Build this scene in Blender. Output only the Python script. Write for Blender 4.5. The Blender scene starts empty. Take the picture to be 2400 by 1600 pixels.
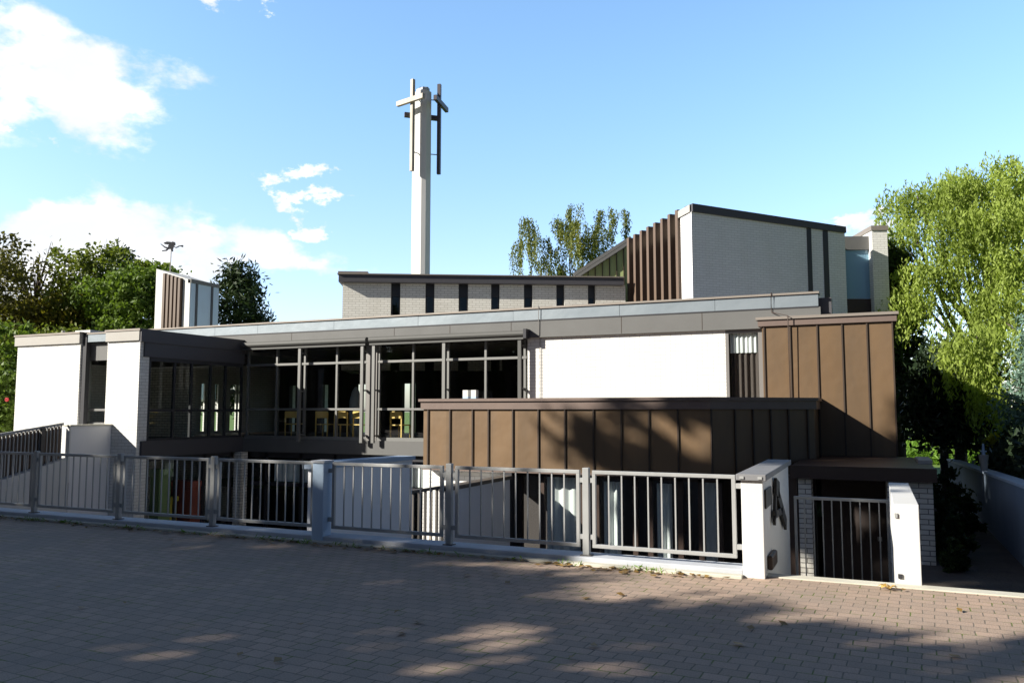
import bpy, math, random
import numpy as np
from mathutils import Vector, Matrix
random.seed(7); rng = np.random.default_rng(7)
S = bpy.context.scene
COL = S.collection
R = math.radians

# ------------------------------------------------------------------ camera, sky, sun, exposure
# world axes: x along the hall's street front, y into the site, z up; pavement at z = 0
EYE = 1.6
FPX, PITCH, YAW = 1885.0, R(4.88), R(24.15)        # focal length in pixels of a 2400 px wide frame
cam_d = bpy.data.cameras.new("camera"); cam = bpy.data.objects.new("camera", cam_d); COL.objects.link(cam)
cam.location = (0, 0, EYE); cam.rotation_euler = (R(90) + PITCH, 0, YAW)
cam_d.sensor_width = 36; cam_d.lens = 36 * FPX / 2400; cam_d.clip_start = 0.1; cam_d.clip_end = 3000
S.camera = cam

SUN = Vector((-1.0, -0.86, 0.672)).normalized()      # direction towards the sun
sun_elev = math.asin(SUN.z)
SKY_STRENGTH = 0.15
W = bpy.data.worlds.new("World"); S.world = W; W.use_nodes = True
sd = bpy.data.lights.new("sun", 'SUN'); sun = bpy.data.objects.new("sun", sd); COL.objects.link(sun)
sd.energy = 5.0; sd.angle = R(0.55); sd.color = (1.0, 0.945, 0.85)
sun.rotation_euler = SUN.to_track_quat('Z', 'Y').to_euler(); sun.location = (-30, -30, 40)
S.view_settings.view_transform = 'Standard'; S.view_settings.look = 'None'
S.view_settings.exposure = 1.0; S.view_settings.gamma = 1.0; S.view_settings.use_curve_mapping = False
S.cycles.max_bounces = 8; S.cycles.transparent_max_bounces = 24; S.cycles.diffuse_bounces = 3
S.cycles.use_denoising = True

_fw = Vector((-math.sin(YAW) * math.cos(PITCH), math.cos(YAW) * math.cos(PITCH), math.sin(PITCH)))
_rt = Vector((math.cos(YAW), math.sin(YAW), 0)); _up = _rt.cross(_fw)
def ray(x, y): return _fw + _rt * ((x - 1200) / FPX) + _up * ((800 - y) / FPX)
def at(x, y, depth): return Vector((0, 0, EYE)) + ray(x, y) * depth          # a point at a given forward distance in metres

def build_world():
    nt = W.node_tree; N = nt.nodes; L = nt.links; N.clear()
    out = N.new('ShaderNodeOutputWorld'); bg = N.new('ShaderNodeBackground')
    sky = N.new('ShaderNodeTexSky'); sky.sky_type = 'NISHITA'; sky.sun_disc = False
    sky.sun_elevation = sun_elev; sky.sun_rotation = math.atan2(SUN.x, SUN.y)
    sky.air_density = 1.0; sky.dust_density = 1.2; sky.ozone_density = 1.6; sky.altitude = 100
    tc = N.new('ShaderNodeTexCoord')
    def math_(op, a, b=None):
        n = N.new('ShaderNodeMath'); n.operation = op
        for i, v in enumerate((a, b)):
            if v is None: continue
            if isinstance(v, (int, float)): n.inputs[i].default_value = v
            else: L.new(v, n.inputs[i])
        return n.outputs[0]
    def dot(v):
        n = N.new('ShaderNodeVectorMath'); n.operation = 'DOT_PRODUCT'; L.new(tc.outputs['Generated'], n.inputs[0]); n.inputs[1].default_value = v
        return n.outputs['Value']
    noise = N.new('ShaderNodeTexNoise'); noise.inputs['Scale'].default_value = 9.0; noise.inputs['Detail'].default_value = 9; noise.inputs['Roughness'].default_value = 0.58
    mp = N.new('ShaderNodeMapping'); mp.inputs['Scale'].default_value = (1, 1, 1.7); L.new(tc.outputs['Generated'], mp.inputs[0]); L.new(mp.outputs[0], noise.inputs['Vector'])
    nz = math_('SUBTRACT', noise.outputs['Fac'], 0.5)
    fine = N.new('ShaderNodeTexNoise'); fine.inputs['Scale'].default_value = 42; fine.inputs['Detail'].default_value = 7; fine.inputs['Roughness'].default_value = .6; L.new(mp.outputs[0], fine.inputs['Vector']); nzf = math_('SUBTRACT', fine.outputs['Fac'], 0.5)
    # banks of cumulus: (direction given by the place it is seen in, half width, half height, weight)
    clouds = [(40, 90, 270, 75, 1.0, .0), (110, 175, 190, 85, 1.0, -.25), (-60, 230, 130, 100, 1.0, 0), (300, 590, 330, 95, 1.1, -.06), (560, 580, 150, 50, .9, -.2),
              (-150, 640, 400, 120, 1.0, 0), (665, 414, 55, 13, .5, .15), (742, 402, 34, 15, .35, 0), (682, 482, 42, 26, .5, -.5), (742, 455, 58, 19, .6, .1), (730, 553, 46, 19, .7, 0),
              (700, 705, 170, 40, .42, 0), (2010, 545, 110, 40, .8, .2), (535, -8, 80, 25, .5, 0), (15, 292, 60, 14, .5, -.2)]
    acc = None
    for (px, py, hw, hh, wt, tilt) in clouds:
        c = ray(px, py).normalized(); rr = c.cross(Vector((0, 0, 1))).normalized(); uu = rr.cross(c)
        r2 = rr * math.cos(tilt) + uu * math.sin(tilt); u2 = uu * math.cos(tilt) - rr * math.sin(tilt)
        dc = math_('MAXIMUM', dot(c), 0.05)
        k = FPX * 1.0
        a = math_('DIVIDE', dot(r2 * (k / hw)), dc); b = math_('DIVIDE', dot(u2 * (k / hh)), dc)
        e = math_('SQRT', math_('ADD', math_('MULTIPLY', a, a), math_('MULTIPLY', b, b)))
        v = math_('MULTIPLY', math_('SUBTRACT', 1.15, e), wt)
        v = math_('ADD', math_('MINIMUM', v, 0.6 * wt), math_('MULTIPLY', nz if hw > 120 else nzf, 3.0))
        acc = v if acc is None else math_('MAXIMUM', acc, v)
    ramp = N.new('ShaderNodeMapRange'); ramp.interpolation_type = 'SMOOTHSTEP'; L.new(acc, ramp.inputs[0]); ramp.inputs[1].default_value = 0.05; ramp.inputs[2].default_value = 0.55
    tint = N.new('ShaderNodeMix'); tint.data_type = 'RGBA'; tint.blend_type = 'MULTIPLY'; tint.inputs[0].default_value = 1.0
    sep = N.new('ShaderNodeSeparateXYZ'); L.new(tc.outputs['Generated'], sep.inputs[0])
    def smooth(v, a, b, c=0.0, d=1.0):
        n = N.new('ShaderNodeMapRange'); n.interpolation_type = 'SMOOTHSTEP'; L.new(v, n.inputs[0]); n.inputs[1].default_value = a; n.inputs[2].default_value = b; n.inputs[3].default_value = c; n.inputs[4].default_value = d; return n.outputs[0]
    # sky kept bright ahead of the camera, dimmed overhead and behind to cut skylight
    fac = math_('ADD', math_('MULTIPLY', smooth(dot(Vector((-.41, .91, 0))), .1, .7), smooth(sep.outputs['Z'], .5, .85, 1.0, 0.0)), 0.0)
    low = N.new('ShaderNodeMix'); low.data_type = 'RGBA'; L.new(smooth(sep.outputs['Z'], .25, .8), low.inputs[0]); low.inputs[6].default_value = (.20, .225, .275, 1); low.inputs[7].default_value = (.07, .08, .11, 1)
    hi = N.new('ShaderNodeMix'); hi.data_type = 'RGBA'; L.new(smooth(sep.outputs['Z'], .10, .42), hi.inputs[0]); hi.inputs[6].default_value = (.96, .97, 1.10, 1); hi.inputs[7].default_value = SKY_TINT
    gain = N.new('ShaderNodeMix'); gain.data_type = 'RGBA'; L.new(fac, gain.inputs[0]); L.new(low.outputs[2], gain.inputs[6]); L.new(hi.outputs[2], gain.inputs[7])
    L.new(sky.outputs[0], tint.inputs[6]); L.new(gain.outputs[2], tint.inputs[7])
    mix = N.new('ShaderNodeMix'); mix.data_type = 'RGBA'; L.new(ramp.outputs[0], mix.inputs[0]); L.new(tint.outputs[2], mix.inputs[6]); 
    n2 = N.new('ShaderNodeTexNoise'); n2.inputs['Scale'].default_value = 14; n2.inputs['Detail'].default_value = 6; L.new(mp.outputs[0], n2.inputs['Vector'])
    cs = N.new('ShaderNodeMix'); cs.data_type = 'RGBA'; L.new(smooth(n2.outputs['Fac'], .42, .62), cs.inputs[0]); cs.inputs[6].default_value = (3.3, 3.42, 3.62, 1); cs.inputs[7].default_value = (4.4, 4.4, 4.5, 1)
    L.new(cs.outputs[2], mix.inputs[7])
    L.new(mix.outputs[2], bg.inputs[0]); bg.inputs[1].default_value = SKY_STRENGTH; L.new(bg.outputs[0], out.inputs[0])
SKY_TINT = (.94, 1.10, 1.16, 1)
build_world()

# ------------------------------------------------------------------ helpers: meshes, objects, labels
class MB:
    """collects faces; every face gets UVs in metres along its own surface"""
    def __init__(self): self.v = []; self.f = []; self.uv = []
    def face(self, pts):
        pts = [Vector(p) for p in pts]; i = len(self.v); self.v += [tuple(p) for p in pts]; self.f.append(tuple(range(i, i + len(pts))))
        n = Vector((0, 0, 0))
        for a, b in zip(pts, pts[1:] + pts[:1]): n += a.cross(b)
        n.normalize() if n.length > 1e-12 else None
        if abs(n.z) < 0.7:
            t = Vector((0, 0, 1)).cross(n).normalized(); self.uv += [(p.dot(t), p.z) for p in pts]
        else: self.uv += [(p.x, p.y) for p in pts]
        return self
    def prism(self, poly, z0, z1, z1s=None):
        """upright prism over a counter-clockwise plan; z1s: own top height for each corner"""
        a = sum(p[0] * q[1] - q[0] * p[1] for p, q in zip(poly, poly[1:] + poly[:1]))
        z1s = z1s or [z1] * len(poly)
        if a < 0: poly = poly[::-1]; z1s = z1s[::-1]
        n = len(poly); bot = [(p[0], p[1], z0) for p in poly]; top = [(p[0], p[1], z) for p, z in zip(poly, z1s)]
        self.face(bot[::-1]); self.face(top)
        for i in range(n): self.face([bot[i], bot[(i + 1) % n], top[(i + 1) % n], top[i]])
        return self
    def box(self, x0, x1, y0, y1, z0, z1):
        x0, x1 = sorted((x0, x1)); y0, y1 = sorted((y0, y1)); z0, z1 = sorted((z0, z1))
        return self.prism([(x0, y0), (x1, y0), (x1, y1), (x0, y1)], z0, z1)
    def wall(self, p, q, t, z0, zp, zq=None):
        """wall from p to q (plan), thickness t to its left-hand side, tops zp and zq"""
        p, q = Vector(p[:2]), Vector(q[:2]); d = (q - p).normalized(); n = Vector((-d.y, d.x)) * t
        zq = zp if zq is None else zq
        return self.prism([tuple(p), tuple(q), tuple(q + n), tuple(p + n)], z0, 0, [zp, zq, zq, zp])
    def bar(self, a, b, w, h=None):
        """square bar from a to b"""
        a, b = Vector(a), Vector(b); d = (b - a).normalized(); h = h or w
        s = d.cross(Vector((0, 0, 1)));  s = Vector((1, 0, 0)) if s.length < 1e-4 else s.normalized(); u = s.cross(d).normalized()
        c = [(-1, -1), (1, -1), (1, 1), (-1, 1)]
        A = [a + s * (i * w / 2) + u * (j * h / 2) for i, j in c]; B = [b + s * (i * w / 2) + u * (j * h / 2) for i, j in c]
        self.face(A); self.face(B[::-1])
        for i in range(4): self.face([A[i], B[i], B[(i + 1) % 4], A[(i + 1) % 4]][::-1])
        return self
    def tube(self, pts, rads, n=8, cap=True):
        pts = [Vector(p) for p in pts]; rings = []
        for i, p in enumerate(pts):
            d = (pts[min(i + 1, len(pts) - 1)] - pts[max(i - 1, 0)]).normalized()
            s = d.cross(Vector((0, 0, 1))); s = Vector((1, 0, 0)) if s.length < 1e-3 else s.normalized(); u = s.cross(d)
            r = rads[i] if hasattr(rads, '__len__') else rads
            rings.append([p + s * (r * math.cos(2 * math.pi * k / n)) + u * (r * math.sin(2 * math.pi * k / n)) for k in range(n)])
        for A, B in zip(rings, rings[1:]):
            for k in range(n): self.face([A[k], A[(k + 1) % n], B[(k + 1) % n], B[k]])
        if cap: self.face(rings[0][::-1]); self.face(rings[-1])
        return self
    def build(self, name, mat, parent=None, smooth=False, bevel=0):
        me = bpy.data.meshes.new(name); me.from_pydata(self.v, [], self.f)
        l = me.uv_layers.new(name="UVMap"); l.data.foreach_set("uv", np.array(self.uv, dtype=np.float32).ravel())
        me.materials.append(mat); me.validate(); me.update()
        import bmesh
        bm = bmesh.new(); bm.from_mesh(me); bmesh.ops.remove_doubles(bm, verts=bm.verts, dist=1e-5); bmesh.ops.recalc_face_normals(bm, faces=bm.faces); bm.to_mesh(me); bm.free()
        if smooth: me.polygons.foreach_set("use_smooth", [True] * len(me.polygons))
        o = bpy.data.objects.new(name, me); COL.objects.link(o)
        if parent is not None: o.parent = parent
        if bevel:
            b = o.modifiers.new("bevel", 'BEVEL'); b.width = bevel; b.segments = 2; b.limit_method = 'ANGLE'
        return o
def tag(o, label, cat=None, group=None, kind=None):
    if label: o["label"] = label
    if cat: o["category"] = cat
    if group: o["group"] = group
    if kind: o["kind"] = kind
    return o
def thing(name, label, cat, loc=(0, 0, 0), group=None, rz=0):
    o = bpy.data.objects.new(name, None); COL.objects.link(o); o.location = loc; o.rotation_euler.z = rz; o.empty_display_size = .3
    return tag(o, label, cat, group)
def dup(root, loc, rz=0, scale=None, label=None):
    r = root.copy(); COL.objects.link(r); r.location = loc; r.rotation_euler.z = rz
    if scale is not None: r.scale = scale
    if label: r["label"] = label
    for ch in root.children:
        c = ch.copy(); COL.objects.link(c); c.parent = r
        for g in ch.children:
            d = g.copy(); COL.objects.link(d); d.parent = c
    return r

# ------------------------------------------------------------------ materials
def mat(name, col, rough=.7, metal=0, spec=.4, noise=None, bump=None, extra=None):
    m = bpy.data.materials.new(name); m.use_nodes = True; nt = m.node_tree; N = nt.nodes; L = nt.links
    b = N['Principled BSDF']; b.inputs['Base Color'].default_value = (*col, 1); b.inputs['Roughness'].default_value = rough
    b.inputs['Metallic'].default_value = metal; b.inputs['Specular IOR Level'].default_value = spec
    tc = N.new('ShaderNodeTexCoord')
    if noise:                                           # (scale, amount, colour2, stretch)
        sc, amt, c2, st = noise
        mp = N.new('ShaderNodeMapping'); mp.inputs['Scale'].default_value = st; L.new(tc.outputs['Object'], mp.inputs[0])
        n = N.new('ShaderNodeTexNoise'); n.inputs['Scale'].default_value = sc; n.inputs['Detail'].default_value = 6; n.inputs['Roughness'].default_value = .65; L.new(mp.outputs[0], n.inputs['Vector'])
        r = N.new('ShaderNodeMapRange'); L.new(n.outputs['Fac'], r.inputs[0]); r.inputs[1].default_value = .35; r.inputs[2].default_value = .7; r.inputs[4].default_value = amt
        x = N.new('ShaderNodeMix'); x.data_type = 'RGBA'; L.new(r.outputs[0], x.inputs[0]); x.inputs[6].default_value = (*col, 1); x.inputs[7].default_value = (*c2, 1)
        L.new(x.outputs[2], b.inputs['Base Color'])
        rr = N.new('ShaderNodeMapRange'); L.new(n.outputs['Fac'], rr.inputs[0]); rr.inputs[3].default_value = rough - .08; rr.inputs[4].default_value = min(1, rough + .1); L.new(rr.outputs[0], b.inputs['Roughness'])
    if bump:
        sc, st, dist = bump
        n2 = N.new('ShaderNodeTexNoise'); n2.inputs['Scale'].default_value = sc; n2.inputs['Detail'].default_value = 3; L.new(tc.outputs['Object'], n2.inputs['Vector'])
        bp = N.new('ShaderNodeBump'); bp.inputs['Strength'].default_value = st; bp.inputs['Distance'].default_value = dist; L.new(n2.outputs['Fac'], bp.inputs['Height']); L.new(bp.outputs[0], b.inputs['Normal'])
    return m
def brick(name, c1, c2, mortar, bw=.25, bh=.0833, ms=.006, rough=.65, stain=.25, bumpd=.004, offset=.5, stain_col=(.45, .40, .30)):
    m = bpy.data.materials.new(name); m.use_nodes = True; nt = m.node_tree; N = nt.nodes; L = nt.links
    b = N['Principled BSDF']; b.inputs['Roughness'].default_value = rough; b.inputs['Specular IOR Level'].default_value = .3
    uv = N.new('ShaderNodeUVMap'); uv.uv_map = "UVMap"
    br = N.new('ShaderNodeTexBrick'); br.offset = offset; L.new(uv.outputs[0], br.inputs['Vector'])
    br.inputs['Scale'].default_value = 1; br.inputs['Brick Width'].default_value = bw; br.inputs['Row Height'].default_value = bh; br.inputs['Mortar Size'].default_value = ms
    br.inputs['Mortar Smooth'].default_value = .2; br.inputs['Bias'].default_value = 0
    br.inputs['Color1'].default_value = (*c1, 1); br.inputs['Color2'].default_value = (*c2, 1); br.inputs['Mortar'].default_value = (*mortar, 1)
    tc = N.new('ShaderNodeTexCoord'); n = N.new('ShaderNodeTexNoise'); n.inputs['Scale'].default_value = 1.3; n.inputs['Detail'].default_value = 8; n.inputs['Roughness'].default_value = .7
    mp = N.new('ShaderNodeMapping'); mp.inputs['Scale'].default_value = (1, 1, .35); L.new(tc.outputs['Object'], mp.inputs[0]); L.new(mp.outputs[0], n.inputs['Vector'])
    r = N.new('ShaderNodeMapRange'); L.new(n.outputs['Fac'], r.inputs[0]); r.inputs[1].default_value = .45; r.inputs[2].default_value = .8; r.inputs[4].default_value = stain
    x = N.new('ShaderNodeMix'); x.data_type = 'RGBA'; L.new(r.outputs[0], x.inputs[0]); L.new(br.outputs['Color'], x.inputs[6]); x.inputs[7].default_value = (*stain_col, 1)
    L.new(x.outputs[2], b.inputs['Base Color'])
    bp = N.new('ShaderNodeBump'); bp.invert = True; bp.inputs['Strength'].default_value = .6; bp.inputs['Distance'].default_value = bumpd
    L.new(br.outputs['Fac'], bp.inputs['Height']); L.new(bp.outputs[0], b.inputs['Normal'])
    return m
def glass(name, tint=(.75, .8, .78), dark=.35, rough=.01):
    """window pane: clear sheet with a mirror coat"""
    m = bpy.data.materials.new(name); m.use_nodes = True; nt = m.node_tree; N = nt.nodes; L = nt.links; N.clear()
    out = N.new('ShaderNodeOutputMaterial'); tr = N.new('ShaderNodeBsdfTransparent'); tr.inputs[0].default_value = (*[c * dark for c in tint], 1) if dark < 1 else (*tint, 1)
    gl = N.new('ShaderNodeBsdfGlossy'); gl.inputs['Roughness'].default_value = rough; gl.inputs[0].default_value = (.9, .95, 1, 1)
    fr = N.new('ShaderNodeFresnel'); fr.inputs[0].default_value = 1.5; mx = N.new('ShaderNodeMixShader')
    ge = N.new('ShaderNodeNewGeometry'); inv = N.new('ShaderNodeMath'); inv.operation = 'SUBTRACT'; inv.inputs[0].default_value = 1; L.new(ge.outputs['Backfacing'], inv.inputs[1])
    wt = N.new('ShaderNodeMath'); wt.operation = 'MULTIPLY'; L.new(fr.outputs[0], wt.inputs[0]); L.new(inv.outputs[0], wt.inputs[1])   # the far side of the pane lets light out
    L.new(wt.outputs[0], mx.inputs[0]); L.new(tr.outputs[0], mx.inputs[1]); L.new(gl.outputs[0], mx.inputs[2]); L.new(mx.outputs[0], out.inputs[0])
    return m
def leafmat(name, c1, c2, c3=None, trans=.35, scale=.5, rough=.55):
    """foliage: hue wanders from clump to clump, leaves let some light through"""
    m = bpy.data.materials.new(name); m.use_nodes = True; nt = m.node_tree; N = nt.nodes; L = nt.links; N.clear()
    out = N.new('ShaderNodeOutputMaterial'); d = N.new('ShaderNodeBsdfPrincipled'); d.inputs['Roughness'].default_value = rough; d.inputs['Specular IOR Level'].default_value = .25
    t = N.new('ShaderNodeBsdfTranslucent'); mx = N.new('ShaderNodeMixShader'); mx.inputs[0].default_value = trans
    tc = N.new('ShaderNodeTexCoord'); n = N.new('ShaderNodeTexNoise'); n.inputs['Scale'].default_value = scale; n.inputs['Detail'].default_value = 8; n.inputs['Roughness'].default_value = .8; L.new(tc.outputs['Object'], n.inputs['Vector'])
    rp = N.new('ShaderNodeValToRGB'); e = rp.color_ramp.elements; e[0].position = .36; e[0].color = (*c1, 1); e[1].position = .62; e[1].color = (*c2, 1)
    if c3: k = e.new(.72); k.color = (*c3, 1)
    L.new(n.outputs['Fac'], rp.inputs[0]); L.new(rp.outputs[0], d.inputs['Base Color'])
    tb = N.new('ShaderNodeMix'); tb.data_type = 'RGBA'; tb.blend_type = 'MULTIPLY'; tb.inputs[0].default_value = 1; L.new(rp.outputs[0], tb.inputs[6]); tb.inputs[7].default_value = (1.1, 1.15, .5, 1); L.new(tb.outputs[2], t.inputs[0])
    L.new(d.outputs[0], mx.inputs[1]); L.new(t.outputs[0], mx.inputs[2]); L.new(mx.outputs[0], out.inputs[0])
    return m

M = {}
M['brick'] = brick('white_brick', (.76, .75, .715), (.70, .69, .65), (.46, .45, .42), stain=.18)
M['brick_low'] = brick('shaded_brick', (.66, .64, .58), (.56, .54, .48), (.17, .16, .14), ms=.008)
M['brick_nave'] = brick('nave_brick', (.86, .84, .76), (.78, .76, .68), (.50, .48, .42), ms=.008, stain=.3)
M['brick_church'] = brick('church_brick', (.84, .85, .86), (.79, .80, .81), (.62, .63, .64), ms=.008, stain=.15)
M['render'] = mat('white_render', (.61, .61, .595), .8, noise=(1.2, .4, (.52, .505, .46), (1, 1, .3)), bump=(60, .15, .003))
M['render_grey'] = mat('grey_render', (.74, .74, .75), .85, noise=(1.0, .5, (.60, .60, .60), (1, 1, .3)), bump=(70, .15, .003))
M['render_blue'] = mat('blue_grey_paint_and_shade', (.42, .54, .68), .7, noise=(3, .3, (.34, .42, .52), (1, 1, .5)))
M['fascia'] = mat('grey_fascia', (.122, .122, .118), .6, noise=(1.5, .5, (.10, .099, .095), (1, 1, 1)))
M['fascia_light'] = mat('pale_fascia', (.37, .355, .325), .6, noise=(1.5, .3, (.33, .30, .265), (1, 1, 1)))
M['zinc'] = mat('zinc_sheet', (.24, .275, .30), .45, .35, noise=(1.1, .8, (.17, .205, .23), (.7, 1, 1.5)), bump=(1.3, .25, .05))
M['captrim'] = mat('brown_grey_trim', (.25, .22, .19), .5, .2, noise=(2, .4, (.20, .17, .15), (1, 1, 1)))
M['brown'] = mat('brown_cladding', (.165, .103, .053), .5, .15, noise=(1.6, 1.0, (.125, .083, .048), (1, 1, .22)), bump=(1.1, .55, .05))
def vary_panels(m, w=.57, amt=.22):
    nt = m.node_tree; N = nt.nodes; L = nt.links; b = N['Principled BSDF']; src = b.inputs['Base Color'].links[0].from_socket
    tc = N.new('ShaderNodeTexCoord'); sp = N.new('ShaderNodeSeparateXYZ'); L.new(tc.outputs['Object'], sp.inputs[0])
    dv = N.new('ShaderNodeMath'); dv.operation = 'DIVIDE'; L.new(sp.outputs['X'], dv.inputs[0]); dv.inputs[1].default_value = w
    fl = N.new('ShaderNodeMath'); fl.operation = 'FLOOR'; L.new(dv.outputs[0], fl.inputs[0]); wn = N.new('ShaderNodeTexWhiteNoise'); wn.noise_dimensions = '1D'; L.new(fl.outputs[0], wn.inputs['W'])
    mr = N.new('ShaderNodeMapRange'); L.new(wn.outputs['Value'], mr.inputs[0]); mr.inputs[3].default_value = 1 - amt / 2; mr.inputs[4].default_value = 1 + amt / 2
    mx = N.new('ShaderNodeMix'); mx.data_type = 'RGBA'; mx.blend_type = 'MULTIPLY'; mx.inputs[0].default_value = 1; L.new(src, mx.inputs[6]); L.new(mr.outputs[0], mx.inputs[7]); L.new(mx.outputs[2], b.inputs['Base Color'])
vary_panels(M['brown'])
M['brown_cap'] = mat('brown_cap', (.17, .125, .105), .5, .2, noise=(1.2, .6, (.13, .098, .085), (1, 1, 1)), bump=(1.2, .3, .04))
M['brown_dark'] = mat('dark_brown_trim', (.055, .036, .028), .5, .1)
M['seam'] = mat('dark_seam', (.05, .033, .022), .6)  # dark tone of the raised seams and panel joints
M['fin'] = mat('brown_fin', (.125, .085, .06), .55, noise=(1, .5, (.09, .064, .045), (1, 1, .3)))
M['dark'] = mat('dark_metal', (.045, .045, .05), .45, .3)
M['darkpanel'] = mat('anthracite_panel', (.07, .068, .075), .5)
M['frame'] = mat('window_frame', (.21, .20, .19), .45, .3)
M['frame_alu'] = mat('aluminium_frame', (.22, .22, .21), .4, .4)  # grey metal of front window frames and awning rails
M['awning'] = mat('awning_box', (.085, .085, .08), .65, .0)
M['green_metal'] = mat('green_copper', (.34, .40, .17), .6, .1, noise=(1.5, .5, (.26, .33, .14), (1, 1, .3)))
M['steel'] = mat('galvanised_steel', (.36, .365, .36), .55, .15, noise=(6, .6, (.26, .26, .255), (1, 1, .4)))
M['steel_dark'] = mat('weathered_steel', (.12, .11, .10), .6, .4, noise=(6, .5, (.08, .075, .07), (1, 1, .4)))
M['concrete'] = mat('concrete_coping', (.46, .48, .52), .75, noise=(2.5, .6, (.36, .37, .38), (1, 1, 1)), bump=(40, .2, .004))
M['coping_grey'] = mat('grey_coping', (.20, .20, .205), .7, noise=(3, .5, (.14, .14, .145), (1, 1, 1)))
M['coping_blue'] = mat('blue_grey_coping', (.34, .42, .52), .75, noise=(3, .5, (.26, .32, .40), (1, 1, 1)))
M['kerb'] = mat('kerb_stone', (.56, .54, .46), .85, noise=(2.0, .6, (.40, .38, .30), (1, 1, 1)), bump=(30, .3, .006))
M['glass'] = glass('hall_glass', tint=(.94, .96, .95), dark=1.0)
M['glass_sky'] = glass('church_glass', tint=(.8, .9, .95), dark=.9)
M['sky_tone'] = mat('sky_reflection_tone', (.82, .90, .95), .6, noise=(1.2, .5, (.90, .94, .96), (1, 1, 1)))
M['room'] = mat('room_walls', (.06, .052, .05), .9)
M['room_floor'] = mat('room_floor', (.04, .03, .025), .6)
M['curtain'] = mat('pale_curtain', (.70, .72, .72), .95, noise=(3, .5, (.52, .54, .55), (1, 1, .2)))
M['garden_render'] = mat('shade_toned_garden_render', (.17, .22, .29), .85, noise=(1.0, .6, (.12, .155, .20), (1, 1, .4)))  # darker, bluer base stands in for the wall's shade under the trees
M['blind'] = mat('dark_blind', (.07, .055, .05), .9)
M['wood'] = mat('beech_wood', (.78, .54, .17), .45, noise=(6, .4, (.68, .44, .13), (1, 1, .3)))
M['emblem'] = mat('dark_steel_emblem', (.05, .045, .04), .5, .5)
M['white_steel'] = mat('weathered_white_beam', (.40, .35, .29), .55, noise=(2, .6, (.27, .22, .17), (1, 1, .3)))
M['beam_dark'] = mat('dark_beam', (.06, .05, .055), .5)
M['bark'] = mat('bark', (.085, .065, .05), .95, noise=(3, .8, (.045, .038, .03), (1, 1, .25)), bump=(14, .6, .03))
M['birch_bark'] = mat('birch_bark', (.5, .48, .44), .8, noise=(5, .7, (.12, .11, .10), (1, 1, .6)))
M['soil'] = mat('soil', (.12, .095, .075), .95, noise=(2, .7, (.04, .033, .028), (1, 1, 1)), bump=(20, .6, .03))
M['grassbase'] = mat('grass_ground', (.12, .20, .03), .95, noise=(1.5, .8, (.08, .14, .025), (1, 1, 1)))
M['court'] = mat('courtyard_floor', (.22, .21, .20), .9, noise=(1, .6, (.15, .14, .13), (1, 1, 1)))
M['roofing'] = mat('roof_membrane', (.16, .155, .15), .9, noise=(1, .5, (.12, .12, .12), (1, 1, 1)))

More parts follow.
